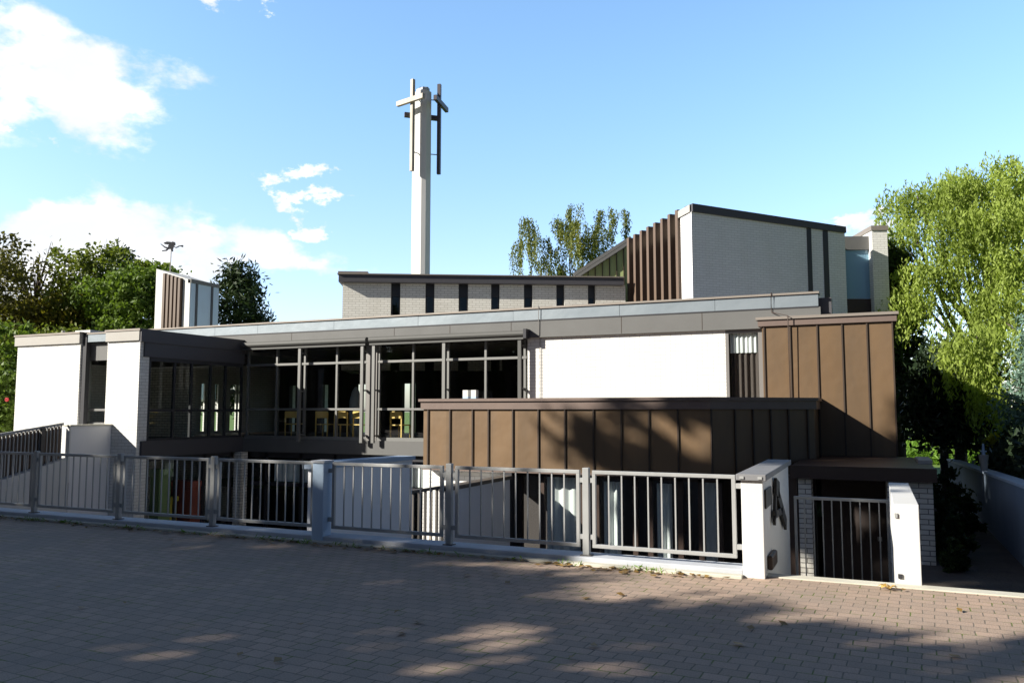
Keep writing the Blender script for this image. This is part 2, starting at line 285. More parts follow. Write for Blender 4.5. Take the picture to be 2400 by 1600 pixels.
def paver_material():
    m = bpy.data.materials.new('clay_paving'); m.use_nodes = True; nt = m.node_tree; N = nt.nodes; L = nt.links
    b = N['Principled BSDF']; b.inputs['Roughness'].default_value = .82; b.inputs['Specular IOR Level'].default_value = .25
    tc = N.new('ShaderNodeTexCoord'); wob = N.new('ShaderNodeTexNoise'); wob.inputs['Scale'].default_value = 6; wob.inputs['Detail'].default_value = 3; L.new(tc.outputs['Object'], wob.inputs['Vector'])
    sub = N.new('ShaderNodeVectorMath'); sub.operation = 'SUBTRACT'; L.new(wob.outputs['Color'], sub.inputs[0]); sub.inputs[1].default_value = (.5, .5, .5)
    scl = N.new('ShaderNodeVectorMath'); scl.operation = 'SCALE'; L.new(sub.outputs[0], scl.inputs[0]); scl.inputs['Scale'].default_value = .02
    add = N.new('ShaderNodeVectorMath'); add.operation = 'ADD'; L.new(tc.outputs['Object'], add.inputs[0]); L.new(scl.outputs[0], add.inputs[1])
    mp = N.new('ShaderNodeMapping'); mp.inputs['Rotation'].default_value = (0, 0, R(3)); L.new(add.outputs[0], mp.inputs[0])
    br = N.new('ShaderNodeTexBrick'); L.new(mp.outputs[0], br.inputs['Vector']); br.inputs['Scale'].default_value = 1; br.inputs['Brick Width'].default_value = .17; br.inputs['Row Height'].default_value = .13
    br.inputs['Mortar Size'].default_value = .006; br.inputs['Mortar Smooth'].default_value = .4; br.inputs['Bias'].default_value = -.1
    br.inputs['Color1'].default_value = (.43, .31, .235, 1); br.inputs['Color2'].default_value = (.33, .25, .19, 1); br.inputs['Mortar'].default_value = (.16, .135, .10, 1)
    big = N.new('ShaderNodeTexNoise'); big.inputs['Scale'].default_value = .9; big.inputs['Detail'].default_value = 7; big.inputs['Roughness'].default_value = .65; L.new(tc.outputs['Object'], big.inputs['Vector'])
    r1 = N.new('ShaderNodeMapRange'); L.new(big.outputs['Fac'], r1.inputs[0]); r1.inputs[1].default_value = .4; r1.inputs[2].default_value = .68; r1.inputs[4].default_value = .75
    x1 = N.new('ShaderNodeMix'); x1.data_type = 'RGBA'; L.new(r1.outputs[0], x1.inputs[0]); L.new(br.outputs['Color'], x1.inputs[6]); x1.inputs[7].default_value = (.27, .22, .18, 1)
    fine = N.new('ShaderNodeTexNoise'); fine.inputs['Scale'].default_value = 90; fine.inputs['Detail'].default_value = 4; L.new(tc.outputs['Object'], fine.inputs['Vector'])
    r2 = N.new('ShaderNodeMapRange'); L.new(fine.outputs['Fac'], r2.inputs[0]); r2.inputs[1].default_value = .3; r2.inputs[2].default_value = .7; r2.inputs[3].default_value = .8; r2.inputs[4].default_value = 1.2
    x2 = N.new('ShaderNodeMix'); x2.data_type = 'RGBA'; x2.blend_type = 'MULTIPLY'; x2.inputs[0].default_value = 1; L.new(x1.outputs[2], x2.inputs[6]); L.new(r2.outputs[0], x2.inputs[7])
    # moss in some of the joints
    mo = N.new('ShaderNodeTexNoise'); mo.inputs['Scale'].default_value = 3.5; mo.inputs['Detail'].default_value = 4; L.new(tc.outputs['Object'], mo.inputs['Vector'])
    r3 = N.new('ShaderNodeMapRange'); L.new(mo.outputs['Fac'], r3.inputs[0]); r3.inputs[1].default_value = .52; r3.inputs[2].default_value = .62
    mm = N.new('ShaderNodeMath'); mm.operation = 'MULTIPLY'; L.new(br.outputs['Fac'], mm.inputs[0]); L.new(r3.outputs[0], mm.inputs[1])
    x3 = N.new('ShaderNodeMix'); x3.data_type = 'RGBA'; L.new(mm.outputs[0], x3.inputs[0]); L.new(x2.outputs[2], x3.inputs[6]); x3.inputs[7].default_value = (.12, .15, .03, 1)
    L.new(x3.outputs[2], b.inputs['Base Color'])
    hs = N.new('ShaderNodeMath'); hs.operation = 'MULTIPLY_ADD'; L.new(br.outputs['Fac'], hs.inputs[0]); hs.inputs[1].default_value = -1; L.new(fine.outputs['Fac'], hs.inputs[2])
    bp = N.new('ShaderNodeBump'); bp.inputs['Strength'].default_value = .55; bp.inputs['Distance'].default_value = .006; L.new(hs.outputs[0], bp.inputs['Height']); L.new(bp.outputs[0], b.inputs['Normal'])
    return m
M['paving'] = paver_material()

# ------------------------------------------------------------------ ground
KV = 8.38                                                 # back edge of the pavement
def struct(mb, name, m): return tag(mb.build(name, m), None, None, None, "structure")
g = MB()                                                  # the site ground: one sheet to the horizon, open over the sunken yard and the ramp path
G0 = -0.9
def sheet(mb, xs, ys, z, holes):
    for x0, x1 in zip(xs, xs[1:]):
        for y0, y1 in zip(ys, ys[1:]):
            if any(h[0] <= x0 and x1 <= h[1] and h[2] <= y0 and y1 <= h[3] for h in holes): continue
            mb.face([(x0, y0, z), (x1, y0, z), (x1, y1, z), (x0, y1, z)])
sheet(g, [-900, -34, -1.2, .9, 900], [8.6, 13.2, 20.6, 900], G0, [(-34, -1.2, 8.6, 20.6), (-1.2, .9, 8.6, 20.6), (.9, 900, 8.6, 13.2)])
struct(g, 'ground', M['grassbase'])
p = MB(); p.box(-300, 300, -300, KV - .16, -.6, 0); struct(p, 'pavement', M['paving'])
k = MB(); k.box(-1.0, 14, KV - .16, KV, -.6, .012); struct(k, 'kerb', M['kerb'])
c = MB(); c.box(-34, -1.2, 8.6, 20.6, -2.6, -2.45); struct(c, 'courtyard_floor', M['court'])
c = MB(); c.prism([(-1.2, KV), (.16, KV), (.16, 14), (-1.2, 14)], -2.6, 0, [-.22, -.22, -2.0, -2.0]).box(-1.2, .16, 14, 20, -2.6, -2.0); struct(c, 'entrance_path', M['soil'])
c = MB()
c.face([(.34, KV, -.02), (40, KV, -.02), (40, 13.2, G0 + .004), (.34, 13.2, G0 + .004)]); struct(c, 'sloping_path', M['soil'])
c = MB(); c.box(.16, 2.1, 13.2, 40, G0 - .3, G0 + .008); struct(c, 'garden_bed', M['soil'])

# ------------------------------------------------------------------ the hall
hall = thing('parish_hall', 'low white brick parish hall with grey fascia, long dark windows and brown metal annex', 'building', (-11, 19, 0))
hall.location = (0, 0, 0)
def part(mb, name, m, label=None, parent=None, **kw):
    o = mb.build(name, m, parent or hall, **kw)
    if label: o["label"] = label
    return o
MV = 19.0
# brick
part(MB().box(-8.08, -3.09, MV, MV + .3, -2.5, 3.45), 'brick_wall', M['brick'])
part(MB().box(-22.3, -19.71, 15.16, 15.48, -2.5, 3.42), 'brick_wall', M['brick'])
sw_ = MB().box(-22.3, -22.0, 15.48, 20.5, -2.5, 3.42); cur = 20.5
for v0, v1 in ((21.85, 22.0), (22.52, 22.66), (23.28, 23.58), (23.66, 23.76)):
    sw_.box(-22.08, -22.02, cur, v0, -2.5, 3.42); cur = v1
    sw_.box(-22.08, -22.02, v0, v1, -2.5, .85).box(-22.08, -22.02, v0, v1, 2.55, 3.42).box(-22.07, -22.03, v0, v1, 1.54, 1.64)
    if v0 > 23: sw_.box(-22.07, -22.03, v0, v1, 2.22, 2.32)
sw_.box(-22.08, -22.02, cur, 30, -2.5, 3.42)
part(sw_, 'brick_wall', M['brick'])
part(MB().box(-18.66, -17.46, 15.16, 15.5, -2.5, 3.42), 'brick_wall', M['brick'])
part(MB().box(-19.71, -18.66, 15.42, 15.7, -2.5, 1.22), 'brick_wall', M['brick'])
part(MB().box(-9.3, -7.3, 15.85, 16.15, -2.5, .31), 'brick_wall', M['brick'])
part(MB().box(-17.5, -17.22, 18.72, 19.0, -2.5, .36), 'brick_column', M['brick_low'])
# wing window in the recess
o = part(MB().box(-19.71, -18.66, 15.36, 15.42, 2.95, 3.42), 'spandrel_panel', M['fascia'])
w = part(MB().box(-19.71, -19.62, 15.36, 15.46, 1.22, 2.95).box(-19.62, -18.66, 15.37, 15.45, 1.58, 1.64).box(-19.62, -18.66, 15.37, 15.45, 1.22, 1.27), 'window', M['frame_alu'])
part(MB().box(-19.62, -18.66, 15.41, 15.42, 1.27, 2.95), 'pane', M['glass'], parent=w)
part(MB().box(-19.66, -19.53, 15.2, 15.33, -.6, 3.72), 'downpipe', M['dark'])
# roofs and edges of the wing
part(MB().box(-22.36, -19.69, 15.10, 15.6, 3.42, 3.68).box(-18.68, -17.44, 15.10, 15.6, 3.42, 3.68), 'fascia', M['fascia_light'])
part(MB().box(-19.69, -18.68, 15.22, 15.6, 3.45, 3.66), 'fascia', M['zinc'])
part(MB().box(-22.38, -19.67, 15.08, 15.6, 3.68, 3.73).box(-18.70, -17.40, 15.08, 15.6, 3.68, 3.73).box(-19.66, -18.71, 15.2, 15.6, 3.66, 3.70), 'roof_trim', M['captrim'])
part(MB().box(-22.36, -17.46, 15.6, 30, 3.3, 3.66), 'roof', M['roofing'])
part(MB().box(-17.455, -17.38, 15.12, 18.92, 3.38, 3.72).box(-17.455, -17.41, 15.27, 18.96, 3.0, 3.38), 'fascia', M['darkpanel'])
part(MB().box(-17.5, -17.39, 15.27, 18.98, .37, .80), 'floor_band', M['darkpanel'])
# side glazing of the wing
w = MB()
for v in (15.5, 16.34, 16.95, 17.66, 18.25, 18.92): w.box(-17.52, -17.45, v - .03, v + .03, .80, 3.0)
w.box(-17.53, -17.44, 15.5, 18.95, 1.56, 1.63).box(-17.53, -17.44, 15.5, 18.95, .80, .86).box(-17.53, -17.44, 15.5, 18.95, 2.9, 3.0)
w = part(w, 'window', M['dark'])
part(MB().box(-17.49, -17.48, 15.5, 18.95, .86, 2.9), 'pane', M['glass'], parent=w)
part(MB().box(-21.85, -21.2, 16.6, 17.2, 3.6, 3.98), 'roof_vent', M['render'])
part(MB().tube([(-23.0 + .9, 16.4, 3.6), (-22.1, 16.4, 3.98)], .05, 8), 'vent_pipe', M['fascia_light'])
# main front
part(MB().box(-17.38, -9.0, MV - .06, MV + .3, .37, .76), 'floor_band', M['fascia'])
part(MB().box(-22.3, -1.0, MV - .10, MV + .3, 3.45, 3.88), 'fascia', M['fascia'])
for x in (-15.6, -12.05, -10.3, -8.5, -5.55, -3.6): part(MB().box(x - .006, x + .006, MV - .104, MV - .09, 3.46, 3.87), 'panel_joint', M['seam'])
z = MB()
xs = [-24.5, -21.6, -18.6, -16.9, -14.1, -11.3, -8.45, -5.6, -3.3, -2.05, -1.04]
for x0, x1 in zip(xs, xs[1:]): z.box(x0 + .004, x1 - .004, MV - .08 - .002 * (hash(x0) % 3), MV + .2, 3.90, 4.18)
part(z, 'parapet', M['zinc'])
part(MB().box(-24.5, -1.02, MV - .12, MV + .3, 4.18, 4.225), 'roof_trim', M['captrim'])
part(MB().box(-24.5, -1.05, MV - .11, MV + .2, 3.87, 3.90), 'drip_edge', M['dark'])
part(MB().box(-24.5, -1.04, MV + .2, 33, 3.5, 4.12), 'roof', M['roofing'])
part(MB().box(-1.12, -.78, MV + .1, MV + .6, 3.5, 4.1), 'roof_outlet', M['darkpanel'])
# windows of the main front
def front_window(x0, x1, mulls):
    fr = MB()
    for x in mulls: fr.box(x - .03, x + .03, MV - .01, MV + .07, .84, 3.5)
    fr.box(x0, x1, MV - .02, MV + .08, 2.92, 2.985).box(x0, x1, MV - .02, MV + .08, 1.60, 1.66).box(x0, x1, MV - .03, MV + .08, .76, .85).box(x0, x1, MV, MV + .08, 3.42, 3.5)
    f = part(fr, 'window', M['frame_alu'])
    part(MB().box(x0, x1, MV + .03, MV + .04, .85, 3.42), 'pane', M['glass'], parent=f)
    return f
front_window(-17.35, -12.97, (-17.3, -16.2, -15.17, -14.03, -13.0))
front_window(-12.64, -8.1, (-12.6, -11.49, -10.4, -9.28, -8.16))
part(MB().box(-12.97, -12.64, MV - .04, MV + .1, .76, 3.5), 'window_post', M['frame'])
for x0, x1 in ((-17.3, -12.86), (-12.76, -8.06)):
    a = MB(); cs = [(MV - .12 - .10 + .10 * math.cos(t), 3.55 + .085 * math.sin(t)) for t in np.linspace(-math.pi, math.pi, 17)[:-1]]
    P = [(x0, y, z_) for y, z_ in cs]; Q = [(x1, y, z_) for y, z_ in cs]
    for i in range(len(cs)): a.face([P[i], Q[i], Q[(i + 1) % 16], P[(i + 1) % 16]])
    a.face(P); a.face(Q[::-1]); a.box(x0 + .02, x1 - .02, MV - .29, MV - .23, 3.40, 3.45)
    part(a, 'awning', M['awning'])
part(MB().box(-8.06, -7.98, MV - .34, MV - .1, 3.42, 3.66), 'awning_bracket', M['dark'])
for x in (-15.17, -13.0, -12.62, -10.4, -8.2):
    gr = MB().box(x - .045, x + .045, MV - .26, MV - .19, .70, 3.44)
    for zz in (.9, 2.15, 3.25): gr.box(x - .02, x + .06, MV - .19, MV - .02, zz - .02, zz + .02)
    part(gr, 'awning_rail', M['frame_alu'] if x != -8.2 else M['awning'])
part(MB().tube([(-7.72, MV - .13, 4.25), (-7.72, MV - .125, 3.9), (-7.72, MV - .12, 3.5), (-7.72, MV - .03, 3.40), (-7.72, MV - .03, 1.8)], .009, 6), 'lightning_cable', M['frame'])
part(MB().tube([(-2.03, MV - .13, 4.25), (-2.03, MV - .12, 3.8), (-1.65, 18.44, 3.66), (-1.65, 18.46, 1.8)], .012, 6), 'lightning_cable', M['brown_dark'])
# narrow window by the tan wall
w = part(MB().box(-3.09, -3.02, MV, MV + .1, 1.6, 3.45).box(-2.36, -2.26, MV, MV + .1, 1.6, 3.45).box(-3.02, -2.36, MV, MV + .1, 3.37, 3.45), 'window', M['frame'])
part(MB().box(-3.02, -2.36, MV + .04, MV + .05, 1.6, 3.37), 'pane', M['glass'], parent=w)
# inside the hall
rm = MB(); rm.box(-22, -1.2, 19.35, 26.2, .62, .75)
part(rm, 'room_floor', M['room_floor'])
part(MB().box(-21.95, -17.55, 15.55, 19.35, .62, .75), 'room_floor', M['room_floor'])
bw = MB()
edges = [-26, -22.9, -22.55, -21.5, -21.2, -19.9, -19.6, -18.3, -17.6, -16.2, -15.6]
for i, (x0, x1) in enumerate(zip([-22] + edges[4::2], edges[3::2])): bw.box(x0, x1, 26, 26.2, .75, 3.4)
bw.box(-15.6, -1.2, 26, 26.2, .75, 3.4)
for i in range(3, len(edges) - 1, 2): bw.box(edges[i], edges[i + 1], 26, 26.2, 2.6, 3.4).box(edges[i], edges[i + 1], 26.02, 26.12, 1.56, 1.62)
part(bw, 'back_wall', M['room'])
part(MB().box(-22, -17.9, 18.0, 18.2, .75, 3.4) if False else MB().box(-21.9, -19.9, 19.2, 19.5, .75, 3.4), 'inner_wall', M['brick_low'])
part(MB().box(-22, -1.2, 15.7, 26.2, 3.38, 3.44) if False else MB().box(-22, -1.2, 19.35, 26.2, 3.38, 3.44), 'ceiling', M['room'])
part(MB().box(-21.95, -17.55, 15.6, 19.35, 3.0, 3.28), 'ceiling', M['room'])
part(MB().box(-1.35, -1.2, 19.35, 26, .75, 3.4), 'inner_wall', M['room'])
# lower storey, set back under the floor band
fr = MB()
for x in (-16.6, -15.3, -14.1, -12.9, -11.7, -10.5): fr.box(x - .04, x + .04, 19.08, 19.18, -2.45, .37)
fr.box(-17.2, -9.2, 19.08, 19.18, -.62, -.52).box(-17.2, -9.2, 19.08, 19.18, -2.45, -2.3).box(-17.2, -9.2, 19.08, 19.18, .2, .37)
w = part(fr, 'window', M['dark']); part(MB().box(-17.2, -9.2, 19.13, 19.14, -2.3, .2), 'pane', M['glass'], parent=w)
fr = MB()
for v in (15.55, 16.6, 17.6, 18.65): fr.box(-17.62, -17.54, v - .04, v + .04, -2.45, .37)
fr.box(-17.62, -17.54, 15.5, 18.7, -2.45, -2.3).box(-17.62, -17.54, 15.5, 18.7, .25, .37)
w = part(fr, 'window', M['dark']); part(MB().box(-17.585, -17.575, 15.5, 18.7, -2.3, .25), 'pane', M['glass'], parent=w)
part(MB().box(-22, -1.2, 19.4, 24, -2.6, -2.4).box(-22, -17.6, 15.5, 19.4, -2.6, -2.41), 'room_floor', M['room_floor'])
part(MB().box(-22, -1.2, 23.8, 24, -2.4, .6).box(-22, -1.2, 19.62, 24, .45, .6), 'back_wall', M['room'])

# brown annex: plan with a slanted right-hand side
A = Vector((-2.85, 15.55)); B = Vector((-1.10, 17.30)); FL = -9.12
plan = [(FL, 15.55), tuple(A), tuple(B), (B.x, 18.98), (FL, 18.98)]
part(MB().prism(plan, .34, 1.66), 'cladding', M['brown'])
def out(pts, d):                                          # grow the plan outwards on the street side
    return [(FL - d, 15.55 - d), (A.x + d * .4, A.y - d), (B.x + d, B.y - d * .4), (B.x + d, 18.99), (FL - d, 18.99)]
part(MB().prism(out(plan, .05), 1.62, 1.79), 'roof_cap', M['brown_cap'])
part(MB().prism(out(plan, .09), 1.79, 1.85), 'roof_cap', M['brown_cap'])
part(MB().prism(out(plan, .02), .30, .345), 'base_trim', M['brown_cap'])
sm = MB()
def seam(mb, p, d, z0, z1, w=.03, h=.03):
    p = Vector(p[:2]); d = Vector(d).normalized(); n = Vector((d.y, -d.x))
    a, b = p - d * w / 2, p + d * w / 2
    mb.prism([tuple(a + n * -.01), tuple(b + n * -.01), tuple(b + n * h), tuple(a + n * h)], z0, z1)
for x in (-9.0, -8.45, -7.9, -7.52, -6.95, -6.37, -5.78, -5.17, -4.59, -4.03, -3.46): seam(sm, (x, 15.55), (1, 0), .35, 1.62)
for t in (.02, .56, .98, 1.40, 1.83, 2.30): seam(sm, A + (B - A).normalized() * t, B - A, .35, 1.62)
part(sm, 'standing_seam', M['seam'])
# basement under the annex
fr = MB()
for x in (-6.9, -6.4, -5.5, -5.2, -4.4, -4.1, -3.5, -3.1, -2.75): fr.box(x - .05, x + .05, 15.80, 15.9, -2.45, .3)
fr.box(-6.95, -2.7, 15.80, 15.9, -2.45, -2.2).box(-6.95, -2.7, 15.80, 15.9, .22, .3)
w = part(fr, 'window', M['brown_dark']); part(MB().box(-6.95, -2.75, 15.84, 15.85, -2.2, .22), 'pane', M['glass'], parent=w)
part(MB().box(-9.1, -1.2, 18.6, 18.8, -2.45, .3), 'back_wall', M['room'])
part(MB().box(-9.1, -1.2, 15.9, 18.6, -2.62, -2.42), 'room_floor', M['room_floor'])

# tan wall block right of the annex
TV = 18.6
part(MB().box(-2.22, .43, TV, 27, .3, 3.46), 'cladding', M['brown'], 'tan brown sheet metal wall panels')
part(MB().box(-2.30, .50, TV - .06, 27.1, 3.46, 3.60), 'roof_cap', M['brown_cap'])
part(MB().box(-2.34, .54, TV - .10, 27.1, 3.60, 3.66), 'roof_cap', M['captrim'])
sm = MB()
for x in (-2.18, -1.63, -1.07, -.57, -.08, .41): seam(sm, (x, TV), (1, 0), .4, 3.44)
part(sm, 'standing_seam', M['seam'])
# entrance porch
part(MB().prism([(-1.35, 14.78), (.88, 14.78), (.95, 18.0), (.6, 18.58), (-1.0, 18.58), (-1.05, 17.36), (-1.35, 16.9)], .46, .64), 'porch_roof', M['brown_dark'])
part(MB().box(-1.36, .89, 14.70, 14.77, .44, .66), 'porch_edge', M['brown_dark'])
part(MB().box(.70, .93, 16.4, 17.7, .64, .70), 'roof_vent', M['fascia_light'])
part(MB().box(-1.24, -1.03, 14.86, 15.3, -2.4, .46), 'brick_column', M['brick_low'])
part(MB().box(-1.52, -1.26, 14.9, 15.2, -2.4, .46), 'door_frame', M['brown_dark'])
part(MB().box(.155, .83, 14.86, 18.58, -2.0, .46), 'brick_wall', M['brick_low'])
part(MB().box(-1.03, .15, 17.6, 17.7, -2.0, .46), 'door', M['blind'])
part(MB().box(-.02, .06, 17.56, 17.6, -.95, -.87), 'door_handle', M['steel'])

# ------------------------------------------------------------------ church behind
church = thing('church', 'white brick church with dark sloping roof edge and brown vertical fins behind the hall', 'church')
def cpart(mb, name, m, parent=None, label=None): return part(mb, name, m, label, parent or church)
cC = Vector((-5.16, 25.67)); cE = Vector((-.72, 30.10)); cL = Vector((-8.06, 28.56)); cS = Vector((-5.60, 26.12))
cB = cL + (cE - cC)
ZC, ZE, ZL = 8.00, 7.79, 7.72
d1 = (cE - cC).normalized(); d2 = (cL - cC).normalized()
def lerp(p, q, t): return p + (q - p) * t
cpart(MB().prism([tuple(cC), tuple(cE), tuple(cB), tuple(lerp(cC, cL, .155))], 3.0, 0, [ZC, ZE, ZE - .3, ZC - .03]), 'brick_wall', M['brick_church'])
# lit end face of the church wall, laid just proud
cpart(MB().wall(tuple(cS - d1 * 0), tuple(cC), .02, 3.0, ZC - .03, ZC), 'end_wall', M['brick']) if False else None
cpart(MB().prism([tuple(cC - d1 * .06 + d2 * -.05), tuple(cE + d1 * .05), tuple(cE + d2 * .3), tuple(cC + d2 * .62 - d1 * .06)], ZC - .02, 0, [8.24, 7.99, 7.97, 8.14]) , 'roof_edge', M['darkpanel']) if False else None
n_side = Vector((d1.y, -d1.x))
cpart(MB().wall(tuple(cC + n_side * .07 - d1 * .02), tuple(cE + n_side * .07), .5, 0, 8.24, 7.99) if False else MB().face([(*(cC + n_side * .08), 7.98), (*(cE + n_side * .08), 7.77), (*(cE + n_side * .08), 7.99), (*(cC + n_side * .08), 8.24)]).face([(*(cC + n_side * .08), 8.24), (*(cE + n_side * .08), 7.99), (*(cE - n_side * .4), 7.99), (*(cC - n_side * .4), 8.24)]).face([(*(cE + n_side * .08), 7.77), (*(cC + n_side * .08), 7.98), (*(cC - n_side * .4), 7.98), (*(cE - n_side * .4), 7.77)]).face([(*(cE + n_side * .08), 7.77), (*(cE - n_side * .4), 7.77), (*(cE - n_side * .4), 7.99), (*(cE + n_side * .08), 7.99)]).face([(*(cC + n_side * .08), 8.24), (*(cC - n_side * .4), 8.24), (*(cC - n_side * .4), 7.98), (*(cC + n_side * .08), 7.98)]), 'roof_edge', M['darkpanel'])
fe = cC - d1 * .06
ft = [cC - d1 * .05 + d2 * .02, cL - d1 * .05]
cpart(MB().face([(*ft[0], 7.98), (*ft[0], 8.22), (*lerp(ft[0], ft[1], .17), 8.16), (*lerp(ft[0], ft[1], .17), 7.93)]).face([(*ft[0], 8.22), (*(ft[0] + d1 * .3), 8.22), (*(lerp(ft[0], ft[1], .17) + d1 * .3), 8.16), (*lerp(ft[0], ft[1], .17), 8.16)]), 'roof_edge', M['fascia_light'])
# fins on the sunny face
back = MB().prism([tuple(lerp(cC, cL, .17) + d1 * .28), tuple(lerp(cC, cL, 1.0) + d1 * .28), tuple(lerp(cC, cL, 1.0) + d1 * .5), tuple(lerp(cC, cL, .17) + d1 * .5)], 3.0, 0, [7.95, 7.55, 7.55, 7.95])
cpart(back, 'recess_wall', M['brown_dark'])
tr = MB().prism([tuple(lerp(cC, cL, .17) + d1 * .2), tuple(lerp(cC, cL, 1.0) + d1 * .2), tuple(lerp(cC, cL, 1.0) + d1 * .42), tuple(lerp(cC, cL, .17) + d1 * .42)], 7.45, 0, [8.14, 7.78, 7.78, 8.14])
cpart(tr, 'roof_edge', M['fascia_light'])
for i in range(8):
    t = .195 + i * (.80 / 7.0); c0 = lerp(cC, cL, t); zt = 8.22 - .28 * (i / 7)
    w2 = d2 * .075; de = d1 * .30
    cpart(MB().prism([tuple(c0 - w2 - d1 * .06), tuple(c0 + w2 - d1 * .06), tuple(c0 + w2 + de), tuple(c0 - w2 + de)], 3.0, zt), 'fin', M['fin'])
# dark slots in the shaded side
for t0, t1 in ((.735, .765), (.845, .88)):
    p0, p1 = lerp(cC, cE, t0) + n_side * .015, lerp(cC, cE, t1) + n_side * .015
    cpart(MB().wall(tuple(p0), tuple(p1), .1, 3.2, lerp(ZC, ZE, t0) if False else ZC + (ZE - ZC) * t0 - .03), 'window_slot', M['dark'])
# green gable and its verge
g0 = at(1345, 655, 31.3); g1 = at(1478, 568, 31.3)
cpart(MB().face([(g0.x, g0.y, 5.5), (g1.x + .3, g1.y + .12, 5.5), (g1.x + .3, g1.y + .12, g1.z + .15), (g0.x, g0.y, g0.z)]), 'gable', M['green_metal'])
vg = MB(); gd = Vector((g1.x - g0.x, g1.y - g0.y)).normalized()
for i in range(1, 8):
    t = i / 8; q = g0.lerp(g1, t); seam(vg, (q.x, q.y), gd, 5.5, q.z, .035, .04)
cpart(vg, 'standing_seam', M['seam'])
nrm = Vector((gd.y, -gd.x, 0))
cpart(MB().bar(g0 + nrm * .1, g1 + nrm * .1, .3, .11).bar(g0 + nrm * .06 + Vector((0, 0, .16)), g1 + nrm * .06 + Vector((0, 0, .16)), .3, .12), 'verge', M['fascia'])
# nave
nA = Vector((-17.02, 23.30)); nB = Vector((-17.02 + 10.05 * math.cos(R(28.5)), 23.30 + 10.05 * math.sin(R(28.5)))); nd = (nB - nA).normalized(); nn = Vector((-nd.y, nd.x)); nl = (nB - nA).length
slots = []
px = [916, 997, 1075, 1151, 1228, 1304, 1378]; pw = [22, 21, 22, 20, 20, 19, 18]
def on_nave(x):
    d = ray(x, 700); dd = Vector((d.x, d.y)); den = dd.x * nd.y - dd.y * nd.x; s = (nA.x * nd.y - nA.y * nd.x) / den
    return (dd * s - nA).dot(nd)
cur = 0.0; bw = MB()
for x, wd in zip(px, pw):
    a, b = on_nave(x), on_nave(x + wd); slots.append((a, b))
    bw.wall(tuple(nA + nd * cur), tuple(nA + nd * a), .35, 3.0, 6.12); cur = b
bw.wall(tuple(nA + nd * cur), tuple(nA + nd * (nl + .1)), .35, 3.0, 6.12)
bw.wall(tuple(nA + nn * 6), tuple(nA + nn * .35), .35, 3.0, 6.12)
cpart(bw, 'brick_wall', M['brick_nave'])
for i, (a, b) in enumerate(slots):
    f = MB().wall(tuple(nA + nd * a + nn * .16), tuple(nA + nd * b + nn * .16), .1, 5.65, 6.12).wall(tuple(nA + nd * a + nn * .16), tuple(nA + nd * (a + .05) + nn * .16), .1, 4.0, 5.65).wall(tuple(nA + nd * (b - .05) + nn * .16), tuple(nA + nd * b + nn * .16), .1, 4.0, 5.65)
    f = cpart(f, 'window', M['dark'])
    cpart(MB().wall(tuple(nA + nd * (a + .05) + nn * .2), tuple(nA + nd * (b - .05) + nn * .2), .02, 4.0, 5.65), 'pane', M['glass_sky'], parent=f)
cpart(MB().wall(tuple(nA + nn * .6), tuple(nB + nd * .1 + nn * .6), .1, 3.0, 6.1), 'inner_wall', M['room'])
cpart(MB().wall(tuple(nA - nn * .22 - nd * .12), tuple(nB - nn * .22), 6, 6.10, 6.36), 'roof_edge', M['darkpanel'])
cpart(MB().wall(tuple(nA - nn * .27 - nd * .16), tuple(nB - nn * .27), 6.1, 6.36, 6.40).wall(tuple(nA - nn * .24 - nd * .14), tuple(nA - nn * .24 + nd * .9), 2, 6.40, 6.47), 'roof_trim', M['captrim'])
# window bay and end pier on the right
b0 = Vector((-.80, 31.0)); b1 = Vector((.13, 31.40)); bd = (b1 - b0).normalized(); bn = Vector((-bd.y, bd.x))
cpart(MB().wall(tuple(b0 - bd * .3), tuple(b1), .3, 7.36, 7.85), 'fascia', M['fascia'])
f = MB().wall(tuple(b0 - bd * .3), tuple(b0 + bd * .06), .2, 3, 7.36).wall(tuple(b1 - bd * .08), tuple(b1), .2, 5.5, 7.36)
f = cpart(f, 'window', M['dark']); cpart(MB().wall(tuple(b0 + bn * .06), tuple(b1 + bn * .06), .02, 5.6, 7.36), 'pane', M['glass_sky'], parent=f)
cpart(MB().wall(tuple(b0 + bn * .03), tuple(b1 + bn * .03), .2, 3, 5.58), 'spandrel_panel', M['brown_dark'])
cpart(MB().wall(tuple(b0 + bn * .10), tuple(b1 + bn * .10), .05, 5.5, 7.4), 'reflection_panel', M['sky_tone'])  # pale blue sheet added behind the pane as its sky reflection
q0 = Vector((.15, 31.12)); q1 = q0 + Vector((.50, .20))
cpart(MB().wall(tuple(q0), tuple(q1), 2.0, 3, 8.0), 'brick_wall', M['brick'])
cpart(MB().wall(tuple(q0 - (q1 - q0) * .06 - bn * .04), tuple(q1 + (q1 - q0) * .06 - bn * .04), 2.1, 8.0, 8.17), 'roof_trim', M['captrim'])
# body behind, so that the roof reads as a solid from the side
cpart(MB().prism([(-17.4, 29.6), (-8.4, 35.4), (-9.5, 37), (-18.4, 31.2)], 3, 6.1), 'rear_wall', M['brick_nave'])

